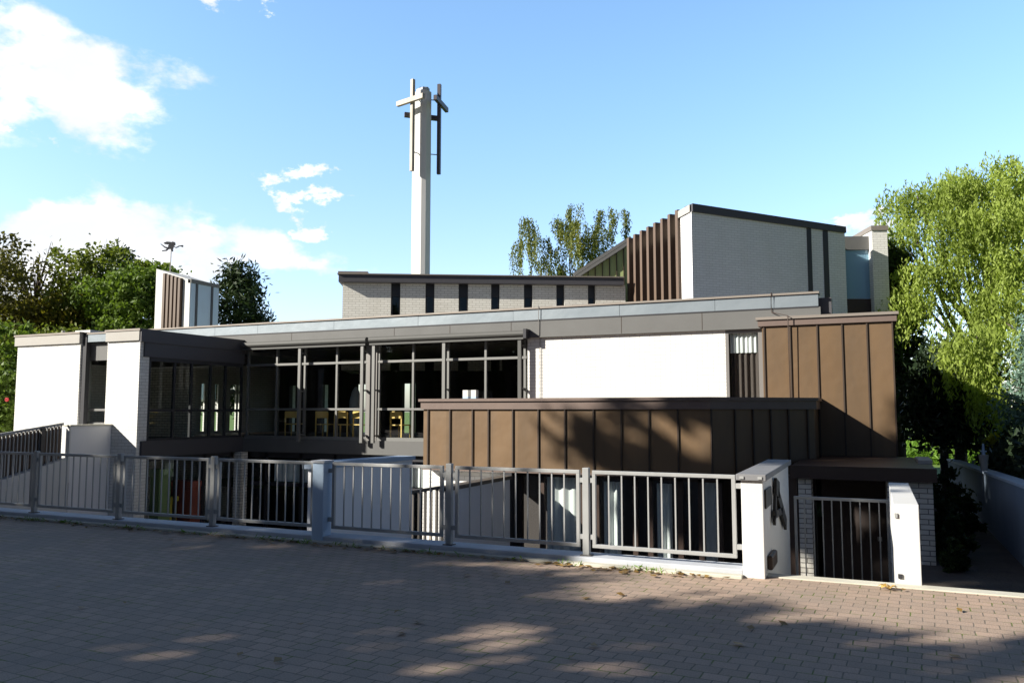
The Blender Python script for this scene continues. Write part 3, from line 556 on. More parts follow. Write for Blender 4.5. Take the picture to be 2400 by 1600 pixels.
# ------------------------------------------------------------------ fin tower block on the left, seen over the roof
blk = thing('vent_tower', 'white block with brown fins and blue grey shaded side rising left behind the hall roof', 'building')
vc = at(446, 660, 36); vcz = vc.z; vc = Vector((vc.x, vc.y))
def diag_to(p, x, d):
    r = ray(x, 700); den = r.x * d.y - r.y * d.x; s = (p.x * d.y - p.y * d.x) / den
    return Vector((r.x * s, r.y * s))
D1 = Vector((0, 1)); D2 = Vector((-1, 0))
vR = diag_to(vc, 512, D1); vL = diag_to(vc, 364, D2)
def zat(p, y):                                             # height at which plan point p is seen at image row y
    f = Vector((p.x, p.y, 0)).dot(Vector((_fw.x, _fw.y, 0)).normalized())
    h = (800 - y) / FPX; return EYE + f * math.tan(PITCH + math.atan(h))
zc_, zr_, zl_ = zat(vc, 656), zat(vR, 670), zat(vL, 630)
part(MB().prism([tuple(vc), tuple(vR), tuple(vR + vL - vc), tuple(vL)], 2.0, 0, [zc_, zr_, zr_ + zl_ - zc_, zl_]), 'wall', M['render'], parent=blk)
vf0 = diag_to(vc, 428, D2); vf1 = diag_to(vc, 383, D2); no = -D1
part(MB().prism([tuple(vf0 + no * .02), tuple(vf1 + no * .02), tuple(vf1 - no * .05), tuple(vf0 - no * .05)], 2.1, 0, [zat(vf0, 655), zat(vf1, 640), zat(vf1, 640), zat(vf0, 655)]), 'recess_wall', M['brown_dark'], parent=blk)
for i in range(5):
    x = 385.5 + i * 9.0; q = diag_to(vc, x, D2); q2 = diag_to(vc, x + 5.0, D2); zt = zat(q, 641 + (x - 383) * .30)
    part(MB().prism([tuple(q + no * .14), tuple(q2 + no * .14), tuple(q2), tuple(q)], 2.1, zt), 'fin', M['fin'], parent=blk)
ns = D1.copy(); ns = Vector((D1.y, -D1.x))
sidep = MB().prism([tuple(vc + ns * .01 + D1 * .02), tuple(vR + ns * .01), tuple(vR - ns * .05), tuple(vc - ns * .05 + D1 * .02)], 2.1, 0, [zc_ - .06, zr_ - .06, zr_ - .06, zc_ - .06])
part(sidep, 'side_shade_panel', M['render_blue'], parent=blk)  # blue grey sheet puts the side's shade into its colour
for x in (460, 496):
    q = diag_to(vc, x, D1); part(MB().wall(tuple(q + ns * .04 - D1 * .06), tuple(q + ns * .04 + D1 * .06), .1, 2.1, zat(q, 664 + (x - 460) * .2)), 'groove', M['dark'], parent=blk)
part(MB().prism([tuple(vc + ns * .08 - D2 * .08), tuple(vR + ns * .08), tuple(vR + vL - vc), tuple(vL)], 0, 0, [zc_ + .05, zr_ + .05, zr_ + zl_ - zc_ + .05, zl_ + .05]) if False else MB().wall(tuple(vc + ns * .06), tuple(vR + ns * .06), .2, zr_ - .1, zc_ + .05, zr_ + .05), 'roof_edge', M['fascia'], parent=blk)

# weathervane: winged figure blowing a horn on a long pole
wv = at(399, 640, 37.5)
vane = thing('weathervane', 'dark metal winged figure with a horn on a thin pole above the fin block', 'weathervane', (wv.x, wv.y, wv.z - 1.2))
ztop = zat(Vector((wv.x, wv.y)), 584) - vane.location.z
part(MB().tube([(0, 0, 0), (0, 0, ztop)], .025, 6), 'pole', M['frame'], parent=vane)
def plate(mb, pts, th=.05):                                # flat cut-out with real thickness, facing the street
    X = Vector((.91, .41, 0)); T = Vector((-.41, .91, 0)) * th / 2; Z0 = Vector((0, 0, ztop))
    f = [Z0 + X * a + Vector((0, 0, 1)) * b for a, b in pts]
    mb.face([p - T for p in f]); mb.face([p + T for p in f][::-1])
    for i in range(len(f)): j = (i + 1) % len(f); mb.face([f[i] - T, f[i] + T, f[j] + T, f[j] - T])
fg = MB()
plate(fg, [(-.12, .0), (.1, .02), (.12, .16), (.02, .24), (-.14, .18)])                      # body
plate(fg, [(.02, .2), (.14, .16), (.2, .22), (.17, .33), (.06, .36), (-.02, .3)])            # head and hair
plate(fg, [(-.05, .16), (-.12, .22), (-.3, .24), (-.36, .3), (-.2, .36), (.0, .34)])         # wing
plate(fg, [(-.1, .08), (-.28, .12), (-.48, .26), (-.5, .24), (-.3, .06), (-.1, .0)])         # robe
plate(fg, [(-.1, .02), (-.2, -.08), (-.42, -.1), (-.42, -.06), (-.24, -.03), (-.14, .1)])    # leg
plate(fg, [(.1, .12), (.22, .05), (.34, .1), (.34, .14), (.22, .09), (.1, .17)])             # arm
plate(fg, [(.3, .1), (.42, .14), (.55, .09), (.56, .19), (.44, .18), (.32, .15)])            # horn
plate(fg, [(.0, .0), (.06, -.12), (.1, -.1), (.08, .04)])
part(fg, 'figure', M['dark'], parent=vane)

# ------------------------------------------------------------------ bell tower with three crosses
tc0 = at(985, 647, 40)
tower = thing('bell_tower', 'tall slim white bell tower carrying three large crosses around its top', 'tower', (tc0.x, tc0.y, 0), rz=YAW)
def tzz(y): return zat(Vector((tc0.x, tc0.y)), y)
plan6 = [(-.475, .12), (.045, -.36), (.27, -.33), (.475, .02), (.40, .32), (-.30, .42)]
part(MB().prism(plan6, -.9, tzz(216)), 'shaft', M['render'], parent=tower)
part(MB().prism([(x * .72 + .04, y * .72) for x, y in plan6], tzz(216) - .02, tzz(208)), 'bell_cap', M['concrete'], parent=tower)
part(MB().box(-.12, .0, -.1, .1, tzz(208), tzz(206)).box(.15, .32, -.05, .1, tzz(208), tzz(205)), 'roof_fitting', M['dark'], parent=tower)
def cross(cx, cy, ang, z0, z1, zb, off, m, mb_):
    d = Vector((math.cos(ang), math.sin(ang))); n = Vector((d.y, -d.x))
    b = MB(); c = Vector((cx, cy)); h = .085
    b.prism([tuple(c + d * i * h + n * j * h) for i, j in ((-1, -1), (1, -1), (1, 1), (-1, 1))], z0, z1)
    x = part(b, 'cross', m, parent=tower)
    e = c + n * off; L_ = .92
    part(MB().bar((*(e - d * L_), zb), (*(e + d * L_), zb), .17, .24), 'crossbar', mb_, parent=x)
    for zz in (zb + .18, z0 + 1.0): part(MB().bar((*c, zz), (0, 0, zz), .04), 'bracket', M['frame'], parent=x)
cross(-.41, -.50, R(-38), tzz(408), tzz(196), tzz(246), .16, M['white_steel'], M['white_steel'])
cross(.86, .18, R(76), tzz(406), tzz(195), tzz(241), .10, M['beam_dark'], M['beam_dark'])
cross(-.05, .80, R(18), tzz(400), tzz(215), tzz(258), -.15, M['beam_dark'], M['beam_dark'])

# ------------------------------------------------------------------ street fence
FV = 8.22
kw = MB().box(-14.5, -1.2, FV - .10, FV + .22, -.4, .075)
tag(kw.build('plinth', M['concrete'], bevel=.012), 'long low blue white concrete plinth under the street fence', 'plinth')
tag(MB().box(-14.5, -1.2, FV - .20, FV - .102, -.4, .03).build('edge_strip', M['kerb'], bevel=.008), 'pale stone edging strip along the foot of the fence plinth', 'edging')
posts = [-13.1, -11.53, -9.76, -8.02, -4.47, -2.82]
plabel = ['steel fence post at the far left edge by the ramp', 'steel fence post in front of the grey ramp wall', 'dark steel fence post beside the brick wing corner', 'steel fence post before the glazed wing side',
          'wide light steel fence post below the annex corner', 'steel fence post between the two sunlit panels']
def make_panel(w):
    """a framed panel, local x from 0 to w"""
    t = thing('bar_fence', 'x', 'fence', group='steel bar panels of the street fence')
    fr = MB(); z0, z1, b = .16, .965, .038
    fr.box(0, w, -.02, .02, z1 - b, z1).box(0, w, -.02, .02, z0, z0 + b).box(0, b, -.019, .019, z0 + b, z1 - b).box(w - b, w, -.019, .019, z0 + b, z1 - b)
    part(fr, 'frame', M['steel'], parent=t, bevel=.004)
    n = max(3, round((w - 2 * b) / .137)); st = (w - 2 * b) / n
    proto = None
    for i in range(1, n):
        if proto is None:
            proto = part(MB().box(-.007, .007, -.007, .007, z0 + b, z1 - b), 'bar', M['steel'], parent=t); o = proto
        else: o = proto.copy(); COL.objects.link(o); o.parent = t
        o.location = (b + st * i, 0, 0)
    for x in (-.035, w + .035):
        for zz in (.27, .86): part(MB().box(x - .04, x + .04, -.016, .016, zz - .025, zz + .025), 'hinge', M['steel'], parent=t)
    return t
spans = [(-14.4, -13.17, 'steel bar fence panel cut by the left picture edge'), (-13.03, -11.60, 'steel bar fence panel before the sloping end of the ramp wall'), (-11.46, -9.84, 'steel bar fence panel in front of the tall grey ramp wall'), (-9.68, -8.10, 'steel bar fence panel in front of the brick wing corner'),
         (-7.94, -6.38, 'steel bar fence panel left of the blue white pillar'), (-6.10, -4.55, 'steel bar fence panel right of the blue white pillar'), (-4.39, -2.89, 'sunlit steel bar fence panel below the annex left end'), (-2.75, -1.27, 'sunlit steel bar fence panel next to the white sign wall')]
for x0, x1, lab in spans:
    t = make_panel(x1 - x0); t.location = (x0, FV, 0); t["label"] = lab
for x, lab in zip(posts, plabel):
    t = thing('fence_post', lab, 'fence post', (x, FV, 0), 'posts of the street fence')
    part(MB().box(-.035, .035, -.03, .03, .07, .99), 'shaft', M['steel'], parent=t, bevel=.004)
    part(MB().box(-.06, .06, -.05, .05, .072, .085), 'base_plate', M['steel_dark'], parent=t)
t = thing('gate_pillar', 'square blue white painted pillar interrupting the street fence', 'pillar', (-6.24, FV - .02, 0))
part(MB().box(-.085, .085, -.09, .08, -.3, .955), 'shaft', M['render_blue'], parent=t, bevel=.012)
part(MB().box(-.10, .10, -.105, .095, .957, .985), 'cap', M['concrete'], parent=t)

# sign wall with its dark letter emblem
sw = thing('sign_wall', 'white wall with grey coping and dark letter emblem beside the entrance gate', 'wall')
part(MB().box(-1.205, -1.0, 8.12, 10.62, -1.2, .925), 'wall', M['render'], parent=sw, bevel=.006)
part(MB().prism([(-1.245, 8.08), (-.965, 8.08), (-.965, 10.66), (-1.245, 10.66)], .925, .985), 'coping', M['coping_grey'], parent=sw, bevel=.006)
part(MB().box(-1.21, -1.17, 8.07, 8.08, .94, .965).box(-1.04, -1.0, 8.07, 8.08, .94, .965), 'coping_clip', M['steel'], parent=sw)
em = MB(); ex = -.985
def stroke(a, b, w):                                       # flat steel bar standing off the wall
    a, b = Vector(a), Vector(b); d = (b - a).normalized(); n = Vector((-d.y, d.x)) * w / 2
    q = [a + n, a - n, b - n, b + n]; em.face([(ex, *p) for p in q][::-1]); em.face([(ex + .03, *p) for p in q])
    for i in range(4): j = (i + 1) % 4; em.face([(ex, *q[i]), (ex, *q[j]), (ex + .03, *q[j]), (ex + .03, *q[i])])
stroke((9.06, .86), (9.02, .69), .30); stroke((9.06, .72), (9.82, .30), .13); stroke((8.86, .71), (8.70, .45), .085); stroke((8.70, .535), (9.42, .50), .075)
part(em, 'emblem', M['emblem'], parent=sw)
part(MB().box(-1.0, -.98, 8.2, 8.66, .65, .83), 'plaque', M['emblem'], parent=sw, bevel=.006)
pb = MB().box(-1.0, -.945, 8.3, 8.72, .05, .19); part(pb, 'wall_lamp', M['brown_dark'], parent=sw, bevel=.02)

# entrance gate and low wall right of it
gw = thing('gate_wall', 'low white wall right of the entrance gate, half in shadow', 'wall')
part(MB().box(.13, .345, KV - .02, 10.8, -1.2, .735), 'wall', M['render'], parent=gw, bevel=.006)
part(MB().box(.14, .165, KV - .035, KV - .021, .61, .65), 'hinge', M['steel'], parent=gw); part(MB().box(.15, .185, KV - .035, KV - .021, .06, .10), 'bolt', M['dark'], parent=gw)
gt = thing('entrance_gate', 'dark steel bar gate between the sign wall and low white wall', 'gate')
GV = 10.72
part(MB().box(-.95, .125, GV - .02, GV + .02, .50, .535).box(-.95, .125, GV - .015, GV + .015, -1.0, -.97).box(-.95, -.92, GV - .019, GV + .019, -.97, .50).box(.095, .125, GV - .019, GV + .019, -.97, .50), 'frame', M['steel'], parent=gt)
for i in range(1, 10):
    x = -.935 + i * .1055; part(MB().box(x - .007, x + .007, GV - .007, GV + .007, -.97, .50), 'bar', M['steel'], parent=gt)

# ------------------------------------------------------------------ ramp walls and their railings in the yard
r1 = thing('ramp_wall', 'pale grey stair wall with light coping behind the fence right of the pillar', 'wall')
part(MB().box(-6.87, -6.65, 8.72, 11.0, -2.4, .83), 'wall', M['render_grey'], parent=r1)
part(MB().prism([(-6.92, 8.66), (-6.61, 8.66), (-6.61, 11.03), (-6.92, 11.03)], .83, 0, [.92, .92, .885, .885]), 'coping', M['coping_blue'], parent=r1)
r2 = thing('ramp_wall', 'low grey stair wall with dark coping running to the annex windows', 'wall')
part(MB().box(-7.15, -6.97, 12.75, 15.44, -2.4, .17), 'wall', M['render_grey'], parent=r2)
part(MB().box(-7.18, -6.94, 12.72, 15.5, .17, .24), 'coping', M['steel_dark'], parent=r2)
part(MB().box(-7.16, -6.96, 15.5, 15.9, -2.45, .3), 'end_post', M['dark'], parent=r2)
rl = thing('railing', 'dark bar railing before the sunlit brick at the foot of the stair wall', 'railing')
part(MB().bar((-7.05, 10.6, .26), (-7.05, 12.72, .24), .05), 'handrail', M['steel_dark'], parent=rl); part(MB().bar((-7.05, 10.6, -1.1), (-7.05, 12.72, -1.1), .05), 'bottom_rail', M['steel_dark'], parent=rl)
for i in range(11):
    y = 10.7 + i * .2; part(MB().box(-7.07, -7.03, y - .02, y + .02, -1.1, .24), 'bar', M['steel_dark'] if i % 4 else M['white_steel'], parent=rl)
r3 = thing('ramp_wall', 'tall grey ramp wall stepping down to the left below the brick wing', 'wall')
RX = -18.38
part(MB().box(RX - .25, RX, 13.98, 15.15, -2.45, 1.20), 'wall', M['render_grey'], parent=r3)
part(MB().prism([(RX - .25, 9.2), (RX, 9.2), (RX, 13.94), (RX - .25, 13.94)], -2.45, 0, [-.82, -.82, .37, .37]), 'wall', M['render_grey'], parent=r3)
part(MB().prism([(RX - .28, 9.2), (RX + .03, 9.2), (RX + .03, 13.935), (RX - .28, 13.935)], -2.4, 0, [-.77, -.77, .42, .42]), 'coping', M['render'], parent=r3)
part(MB().box(RX - .25, RX + .002, 13.94, 13.978, -.2, 1.19), 'end_face', M['render'], parent=r3)
part(MB().box(RX - .28, RX + .03, 13.93, 15.15, 1.202, 1.235), 'coping', M['kerb'], parent=r3)
rr = thing('railing', 'brown barred railing climbing along the ramp below the white brick wing', 'railing')
RV0, RV1 = 13.86, 9.4
def rzv(v): return 1.26 - (RV0 - v) * .142
part(MB().bar((RX - .14, RV0, rzv(RV0)), (RX - .14, RV1, rzv(RV1)), .06), 'handrail', M['steel'], parent=rr)
part(MB().face([(RX - .20, RV0, -.6), (RX - .20, RV1, -1.4), (RX - .20, RV1, rzv(RV1) - .05), (RX - .20, RV0, rzv(RV0) - .05)]).face([(RX - .22, RV0, -.6), (RX - .22, RV0, rzv(RV0) - .05), (RX - .22, RV1, rzv(RV1) - .05), (RX - .22, RV1, -1.4)]), 'infill_panel', M['fin'], parent=rr)
nb = 48; proto = None
for i in range(nb):
    v_ = RV0 + (RV1 - RV0) * (i + .5) / nb
    o = part(MB().box(-.014, .014, -.012, .012, 0, 1.3), 'bar', M['steel'], parent=rr) if proto is None else proto.copy()
    if proto is None: proto = o
    else: COL.objects.link(o); o.parent = rr
    o.location = (RX - .14, v_, rzv(v_) - 1.31)
for v_ in (13.3, 12.0, 10.6): part(MB().box(RX - .16, RX - .07, v_ - .05, v_ + .05, -.9, rzv(v_)), 'post', M['steel_dark'], parent=rr)
tag(MB().box(-34, -1.21, 8.45, 8.6, -2.6, -.03).build('retaining_wall', M['concrete']), 'concrete retaining wall of the sunken yard below the street fence', 'wall')

# garden wall on the right
gwall = thing('garden_wall', 'long rendered garden wall, shade-toned blue grey, receding along the right side path', 'wall')
part(MB().prism([(2.10, 9.5), (2.32, 9.5), (2.32, 29.5), (2.10, 29.5)], -1.4, 0, [.55, .55, .02, .02]), 'wall', M['garden_render'], parent=gwall)
part(MB().prism([(2.07, 9.48), (2.35, 9.48), (2.35, 29.5), (2.07, 29.5)], -1.0, 0, [.60, .60, .06, .06]) if False else MB().face([(2.07, 9.48, .58), (2.36, 9.48, .58), (2.36, 29.5, .05), (2.07, 29.5, .05)]).face([(2.07, 9.48, .53), (2.07, 9.48, .58), (2.07, 29.5, .05), (2.07, 29.5, .0)]), 'coping', M['coping_blue'], parent=gwall)
part(MB().box(1.9, 2.14, 29.5, 29.8, -1.2, .95), 'end_post', M['dark'], parent=gwall)

# ------------------------------------------------------------------ things inside and on the hall
def chair(lab):
    t = thing('chair', lab, 'chair', group='wooden chairs behind the hall windows')
    part(MB().box(-.21, .21, -.2, .2, .42, .45), 'seat', M['wood'], parent=t, bevel=.01)
    part(MB().box(-.2, .2, .19, .215, .62, .82), 'backrest', M['wood'], parent=t, bevel=.01)
    for sx in (-1, 1):
        for sy in (-1, 1): part(MB().box(sx * .2 - .016, sx * .2 + .016, sy * .18 - .016, sy * .18 + .016, 0, .42 if sy < 0 else .8), 'leg', M['wood'], parent=t)
    return t
ch0 = chair('pale wooden chair in the window left of the double post'); 
def inside_x(px, v): r = ray(px, 990); return r.x * v / r.y
places = [(806, 19.42, 3.3, 'pale wooden chair in the window left of the double post'), (850, 19.45, 2.9, 'sunlit wooden chair directly behind the double window post'), (938, 19.42, 3.0, 'wooden chair in the window just left of the annex'),
          (762, 19.6, 3.2, 'shaded wooden chair furthest left but one behind the hall window'), (690, 19.7, 3.3, 'shaded wooden chair furthest left behind the hall window')]
for i, (px_, v, a, lab) in enumerate(places):
    o = ch0 if i == 0 else dup(ch0, (0, 0, 0), label=lab)
    o.location = (inside_x(px_, v), v, .75); o.rotation_euler.z = a
def curtain(name, lab, x0, x1, y, z0, z1, m, amp=.03, per=.16, axis='x', cat='curtain', group=None):
    mb = MB(); n = max(8, int((x1 - x0) / per * 6)); P = []
    for i in range(n + 1):
        s = x0 + (x1 - x0) * i / n; off = amp * math.sin(2 * math.pi * (s - x0) / per) + amp * .4 * math.sin(2 * math.pi * (s - x0) / (per * 2.7))
        P.append((s, y + off) if axis == 'x' else (y + off, s))
    for a, b in zip(P, P[1:]): mb.face([(*a, z0), (*b, z0), (*b, z1), (*a, z1)])
    return tag(mb.build(name, m, smooth=True), lab, cat, group)
curtain('curtain', 'pale grey net curtain in the narrow window left of the tan wall', -3.0, -2.38, 19.12, 2.92, 3.37, M['curtain'], .02, .1)
curtain('curtain', 'dark brown curtain below the net in the narrow window', -3.0, -2.38, 19.15, 1.5, 2.92, M['blind'], .03, .13)
curtain('curtain', 'pale curtain in the basement window left of the blue white pillar', -16.4, -14.3, 19.24, -.5, .1, M['curtain'], .02, .2)
curtain('curtain', 'pale curtain in the basement window under the main hall middle', -13.9, -10.8, 19.24, -.5, .12, M['curtain'], .02, .2)
curtain('curtain', 'light blue grey curtain in the basement window below the annex left half', -6.35, -5.55, 15.97, -2.1, .2, M['curtain'], .03, .22)
curtain('curtain', 'grey curtain in the basement window beside the middle annex mullion', -5.1, -4.75, 15.97, -2.1, .15, M['curtain'], .04, .16)
curtain('curtain', 'narrow grey curtain in the basement window below the annex right half', -4.0, -3.7, 15.97, -2.1, .15, M['curtain'], .04, .14)
curtain('curtain', 'pale curtain in the last basement window behind the sign wall', -3.05, -2.8, 15.97, -2.1, .2, M['curtain'], .02, .2)
for px_, lab in ((1093, 'white and blue carton on the annex roof, nearer the window post'), (1112, 'white and blue carton on the annex roof, further from the window post')):
    x = inside_x(px_, 18.6); t = thing('carton', lab, 'carton', (x, 18.6, 1.85), 'cartons on the annex roof')
    part(MB().box(-.075, .075, -.07, .07, 0, .10), 'base', M['render_blue'], parent=t); part(MB().box(-.075, .075, -.07, .07, .10, .27), 'lid', M['render'], parent=t)
x = inside_x(790, 21.5)
tag(MB().tube([(-15.2, 21.6, .75), (-15.2, 21.6, 1.45), (-15.2, 21.6, 1.9), (-15.2, 21.6, 2.2), (-15.2, 21.6, 2.35)], [.16, .2, .19, .12, .03], 12).build('statue', M['curtain'], smooth=True), 'pale rounded statue standing inside the hall behind the left window', 'statue')
def low_thing(nm, lab, cat, px_, v, z0, w, h, m):
    x = inside_x(px_, v); b = MB().box(x - w / 2, x + w / 2, v, v + .4, z0, z0 + h * .92).box(x - w / 2 - .03, x + w / 2 + .03, v - .03, v + .43, z0 + h * .92, z0 + h); return tag(b.build(nm, m, bevel=.01), lab, cat)
M['red'] = mat('red_paint', (.35, .09, .06), .6); M['yellow'] = mat('yellow_paint', (.6, .48, .06), .6); M['green_paint'] = mat('green_paint', (.25, .33, .14), .6)
low_thing('cupboard', 'brown red cupboard in the basement room of the wing', 'cupboard', 425, 17.2, -2.4, .9, 2.0, M['red'])
low_thing('shelf_unit', 'pale green shelf unit in the basement room of the wing', 'shelf', 368, 16.2, -2.4, .35, 2.4, M['green_paint'])
low_thing('toy_box', 'yellow toy box stack in the basement room of the wing', 'box', 386, 16.6, -2.4, .3, 1.6, M['yellow'])

# ------------------------------------------------------------------ plants
def mesh_np(name, verts, quads, m, parent=None):
    me = bpy.data.meshes.new(name); nq = len(quads)
    me.vertices.add(len(verts)); me.vertices.foreach_set("co", np.asarray(verts, dtype=np.float32).ravel())
    me.loops.add(nq * 4); me.loops.foreach_set("vertex_index", np.asarray(quads, dtype=np.int32).ravel())
    me.polygons.add(nq); me.polygons.foreach_set("loop_start", np.arange(0, nq * 4, 4, dtype=np.int32)); me.polygons.foreach_set("loop_total", np.full(nq, 4, dtype=np.int32))
    me.materials.append(m); me.update(); me.validate()
    o = bpy.data.objects.new(name, me); COL.objects.link(o)
    if parent is not None: o.parent = parent
    return o
def leaves(centres, length, width, droop=0.0, flat=0.0):
    """a pointed little blade at each centre, random facing; droop turns the long axis downwards"""
    n = len(centres); d = rng.normal(size=(n, 3)); d /= np.linalg.norm(d, axis=1)[:, None]
    d = d * (1 - droop) + np.array([0, 0, -1.0]) * droop + rng.normal(size=(n, 3)) * .12; d /= np.linalg.norm(d, axis=1)[:, None]
    r = rng.normal(size=(n, 3)); s = np.cross(d, r); s /= np.linalg.norm(s, axis=1)[:, None] + 1e-9
    L_ = length * rng.uniform(.6, 1.35, n)[:, None]; W_ = width * rng.uniform(.7, 1.3, n)[:, None]
    a = centres - d * L_ / 2; b = centres + s * W_ / 2 + d * L_ * .05; c_ = centres + d * L_ / 2; e = centres - s * W_ / 2 + d * L_ * .05
    v = np.stack([a, b, c_, e], 1).reshape(-1, 3); return v, np.arange(n * 4).reshape(-1, 4)
def blob_points(blobs, n, shell=.55):
    """points in clumps spread through ellipsoids (x,y,z,rx,ry,rz)"""
    vol = np.array([b[3] * b[4] * b[5] for b in blobs]) ** .67; vol /= vol.sum(); out_ = []
    for b, f in zip(blobs, vol):
        k = int(n * f); nc = max(6, k // 28)
        d = rng.normal(size=(nc, 3)); d /= np.linalg.norm(d, axis=1)[:, None]
        rad = (shell + (1 - shell) * rng.random(nc) ** .6)[:, None] * rng.choice([1, 1, 1.08, 1.18], nc)[:, None]
        cc = d * rad * np.array(b[3:6]) + np.array(b[:3])
        idx = rng.integers(0, nc, k); sz = np.mean(b[3:6]) * .17 * rng.uniform(.5, 1.4, nc)[idx][:, None]
        out_.append(cc[idx] + rng.normal(size=(k, 3)) * sz * np.array([1, 1, .75]))
    return np.concatenate(out_)
def trunk_mesh(h, r, limbs, m, parent, lean=(0, 0)):
    t = MB(); n = 6; pts = [(lean[0] * (i / n) ** 2 + .06 * math.sin(i * 2.1), lean[1] * (i / n) ** 2 + .05 * math.cos(i * 1.7), h * i / n) for i in range(n + 1)]
    t.tube(pts, [r * (1.25 if i == 0 else 1) * (1 - .75 * i / n) for i in range(n + 1)], 9)
    for (z0, ex_, ey, ez) in limbs:
        s = Vector((0, 0, z0)); e = Vector((ex_, ey, ez)); mid = s.lerp(e, .5) + Vector((0, 0, -.15 * (e - s).length * .5)); rr0 = r * .5 * (1 - .5 * z0 / h)
        t.tube([s, mid, e], [rr0, rr0 * .6, rr0 * .18], 6)
    return part(t, 'trunk', m, parent=parent, smooth=True)
def tree(name, lab, cat, loc, blobs, n, ll, lw, m, h, r, droop=0.0, bark='bark', group=None, shell=.5, extra=None):
    t = thing(name, lab, cat, loc, group)
    v, q = leaves(blob_points(blobs, n, shell), ll, lw, droop); mesh_np('crown', v, q, m, t)
    limbs = [(h * rng.uniform(.35, .7), b[0] * .85, b[1] * .85, b[2] * .95) for b in blobs[:9]]
    trunk_mesh(h, r, limbs, M[bark], t); return t
def crown_blobs(h0, h1, rad, k, seed, top=.45):
    g_ = np.random.default_rng(seed); out_ = [(0, 0, (h0 + h1) / 2, rad * .62, rad * .62, (h1 - h0) * .42)]
    for i in range(k):
        a = g_.uniform(0, 2 * math.pi); f = g_.uniform(.0, 1); z_ = h0 + (h1 - h0) * (.12 + .8 * f); w_ = rad * (1 - top * f) * g_.uniform(.45, .8); s = rad * g_.uniform(.26, .46)
        out_.append((w_ * math.cos(a), w_ * math.sin(a), z_, s * 1.1, s * 1.1, s * .85))
    return out_
def gpos(px_, depth, z=G0):
    p_ = at(px_, 962, depth); return (p_.x, p_.y, z)
LF = {}
LF['olive'] = leafmat('olive_leaves', (0.07, 0.1, 0.018), (0.21, 0.25, 0.045), (0.34, 0.27, 0.06), scale=.7)
LF['mid'] = leafmat('mid_green_leaves', (0.06, 0.105, 0.018), (0.17, 0.25, 0.045), (0.26, 0.31, 0.05), scale=.8)
LF['autumn'] = leafmat('autumn_leaves', (0.12, 0.135, 0.02), (0.3, 0.24, 0.035), (0.62, 0.25, 0.03), scale=.9)
LF['bronze'] = leafmat('bronze_leaves', (.075, .075, .022), (.16, .15, .035), (.26, .16, .05), scale=.9)
LF['light'] = leafmat('light_green_leaves', (0.13, 0.19, 0.025), (0.28, 0.35, 0.05), (0.34, 0.4, 0.07), scale=.6)
LF['pine'] = leafmat('pine_needles', (0.018, 0.035, 0.014), (0.05, 0.08, 0.026), (0.09, 0.12, 0.035), trans=.12, scale=1.1)
LF['birch'] = leafmat('birch_leaves', (0.09, 0.12, 0.03), (0.21, 0.23, 0.05), (0.55, 0.4, 0.05), scale=.55)
LF['willow'] = leafmat('willow_leaves', (.16, .22, .035), (.37, .46, .10), (.56, .60, .20), trans=.45, scale=.45)
LF['conifer'] = leafmat('dark_conifer', (.012, .024, .012), (.03, .05, .02), (.05, .075, .025), trans=.1, scale=1.2)
LF['spruce'] = leafmat('spruce_needles', (.02, .04, .014), (.06, .095, .025), (.16, .20, .04), trans=.2, scale=1.0)
LF['blue'] = leafmat('blue_spruce', (.08, .15, .11), (.16, .25, .19), (.2, .3, .24), trans=.15, scale=1.2)
LF['yellow'] = leafmat('yellow_shrub', (.28, .27, .02), (.48, .44, .04), (.55, .5, .06), scale=1.3)
LF['shrub'] = leafmat('dark_shrub', (.02, .035, .012), (.05, .075, .02), (.08, .1, .03), scale=1.2)
LF['street'] = leafmat('street_tree_leaves', (.03, .05, .012), (.07, .10, .02), (.12, .12, .03), trans=.3, scale=.6)
LF['grass'] = leafmat('tall_grass', (.10, .20, .02), (.20, .34, .045), (.34, .40, .10), trans=.4, scale=1.0)
LF['flower'] = mat('red_petals', (.5, .02, .03), .6)

# left wood behind the wing: five trees of different kinds
GL = 'trees in the wood left of the hall'
tree('broadleaf_tree', 'tall olive green tree in the middle of the left wood', 'tree', gpos(215, 47), crown_blobs(1.5, 12.3, 3.9, 17, 3, .55), 22000, .25, .15, LF['olive'], 9, .3, group=GL)
tree('autumn_tree', 'tree with orange tinged leaves left in the wood', 'tree', gpos(105, 45), crown_blobs(1, 8.6, 3.6, 14, 5, .4), 17000, .25, .15, LF['autumn'], 7, .25, group=GL)
tree('broadleaf_tree', 'bronze brown tree at the left picture edge, taller than its neighbour', 'tree', gpos(-45, 42), crown_blobs(1, 11.6, 3.4, 13, 8, .4), 13000, .25, .15, LF['bronze'], 8, .28, group=GL)
tree('broadleaf_tree', 'lower mid green tree in front of the orange tinged tree', 'tree', gpos(60, 38), crown_blobs(.2, 6.2, 3.6, 14, 9, .3), 17000, .2, .12, LF['olive'], 5, .2, group=GL)
tree('broadleaf_tree', 'dark green tree directly left of the white fin block', 'tree', gpos(310, 43), crown_blobs(4.6, 10.4, 2.9, 12, 10, .35), 15000, .24, .15, LF['mid'], 6.5, .22, group=GL)
tree('broadleaf_tree', 'bright light green treetop beside the white fin block', 'tree', gpos(340, 50), crown_blobs(4, 12.2, 1.8, 7, 12, .5), 6000, .24, .14, LF['light'], 8, .2, group=GL)
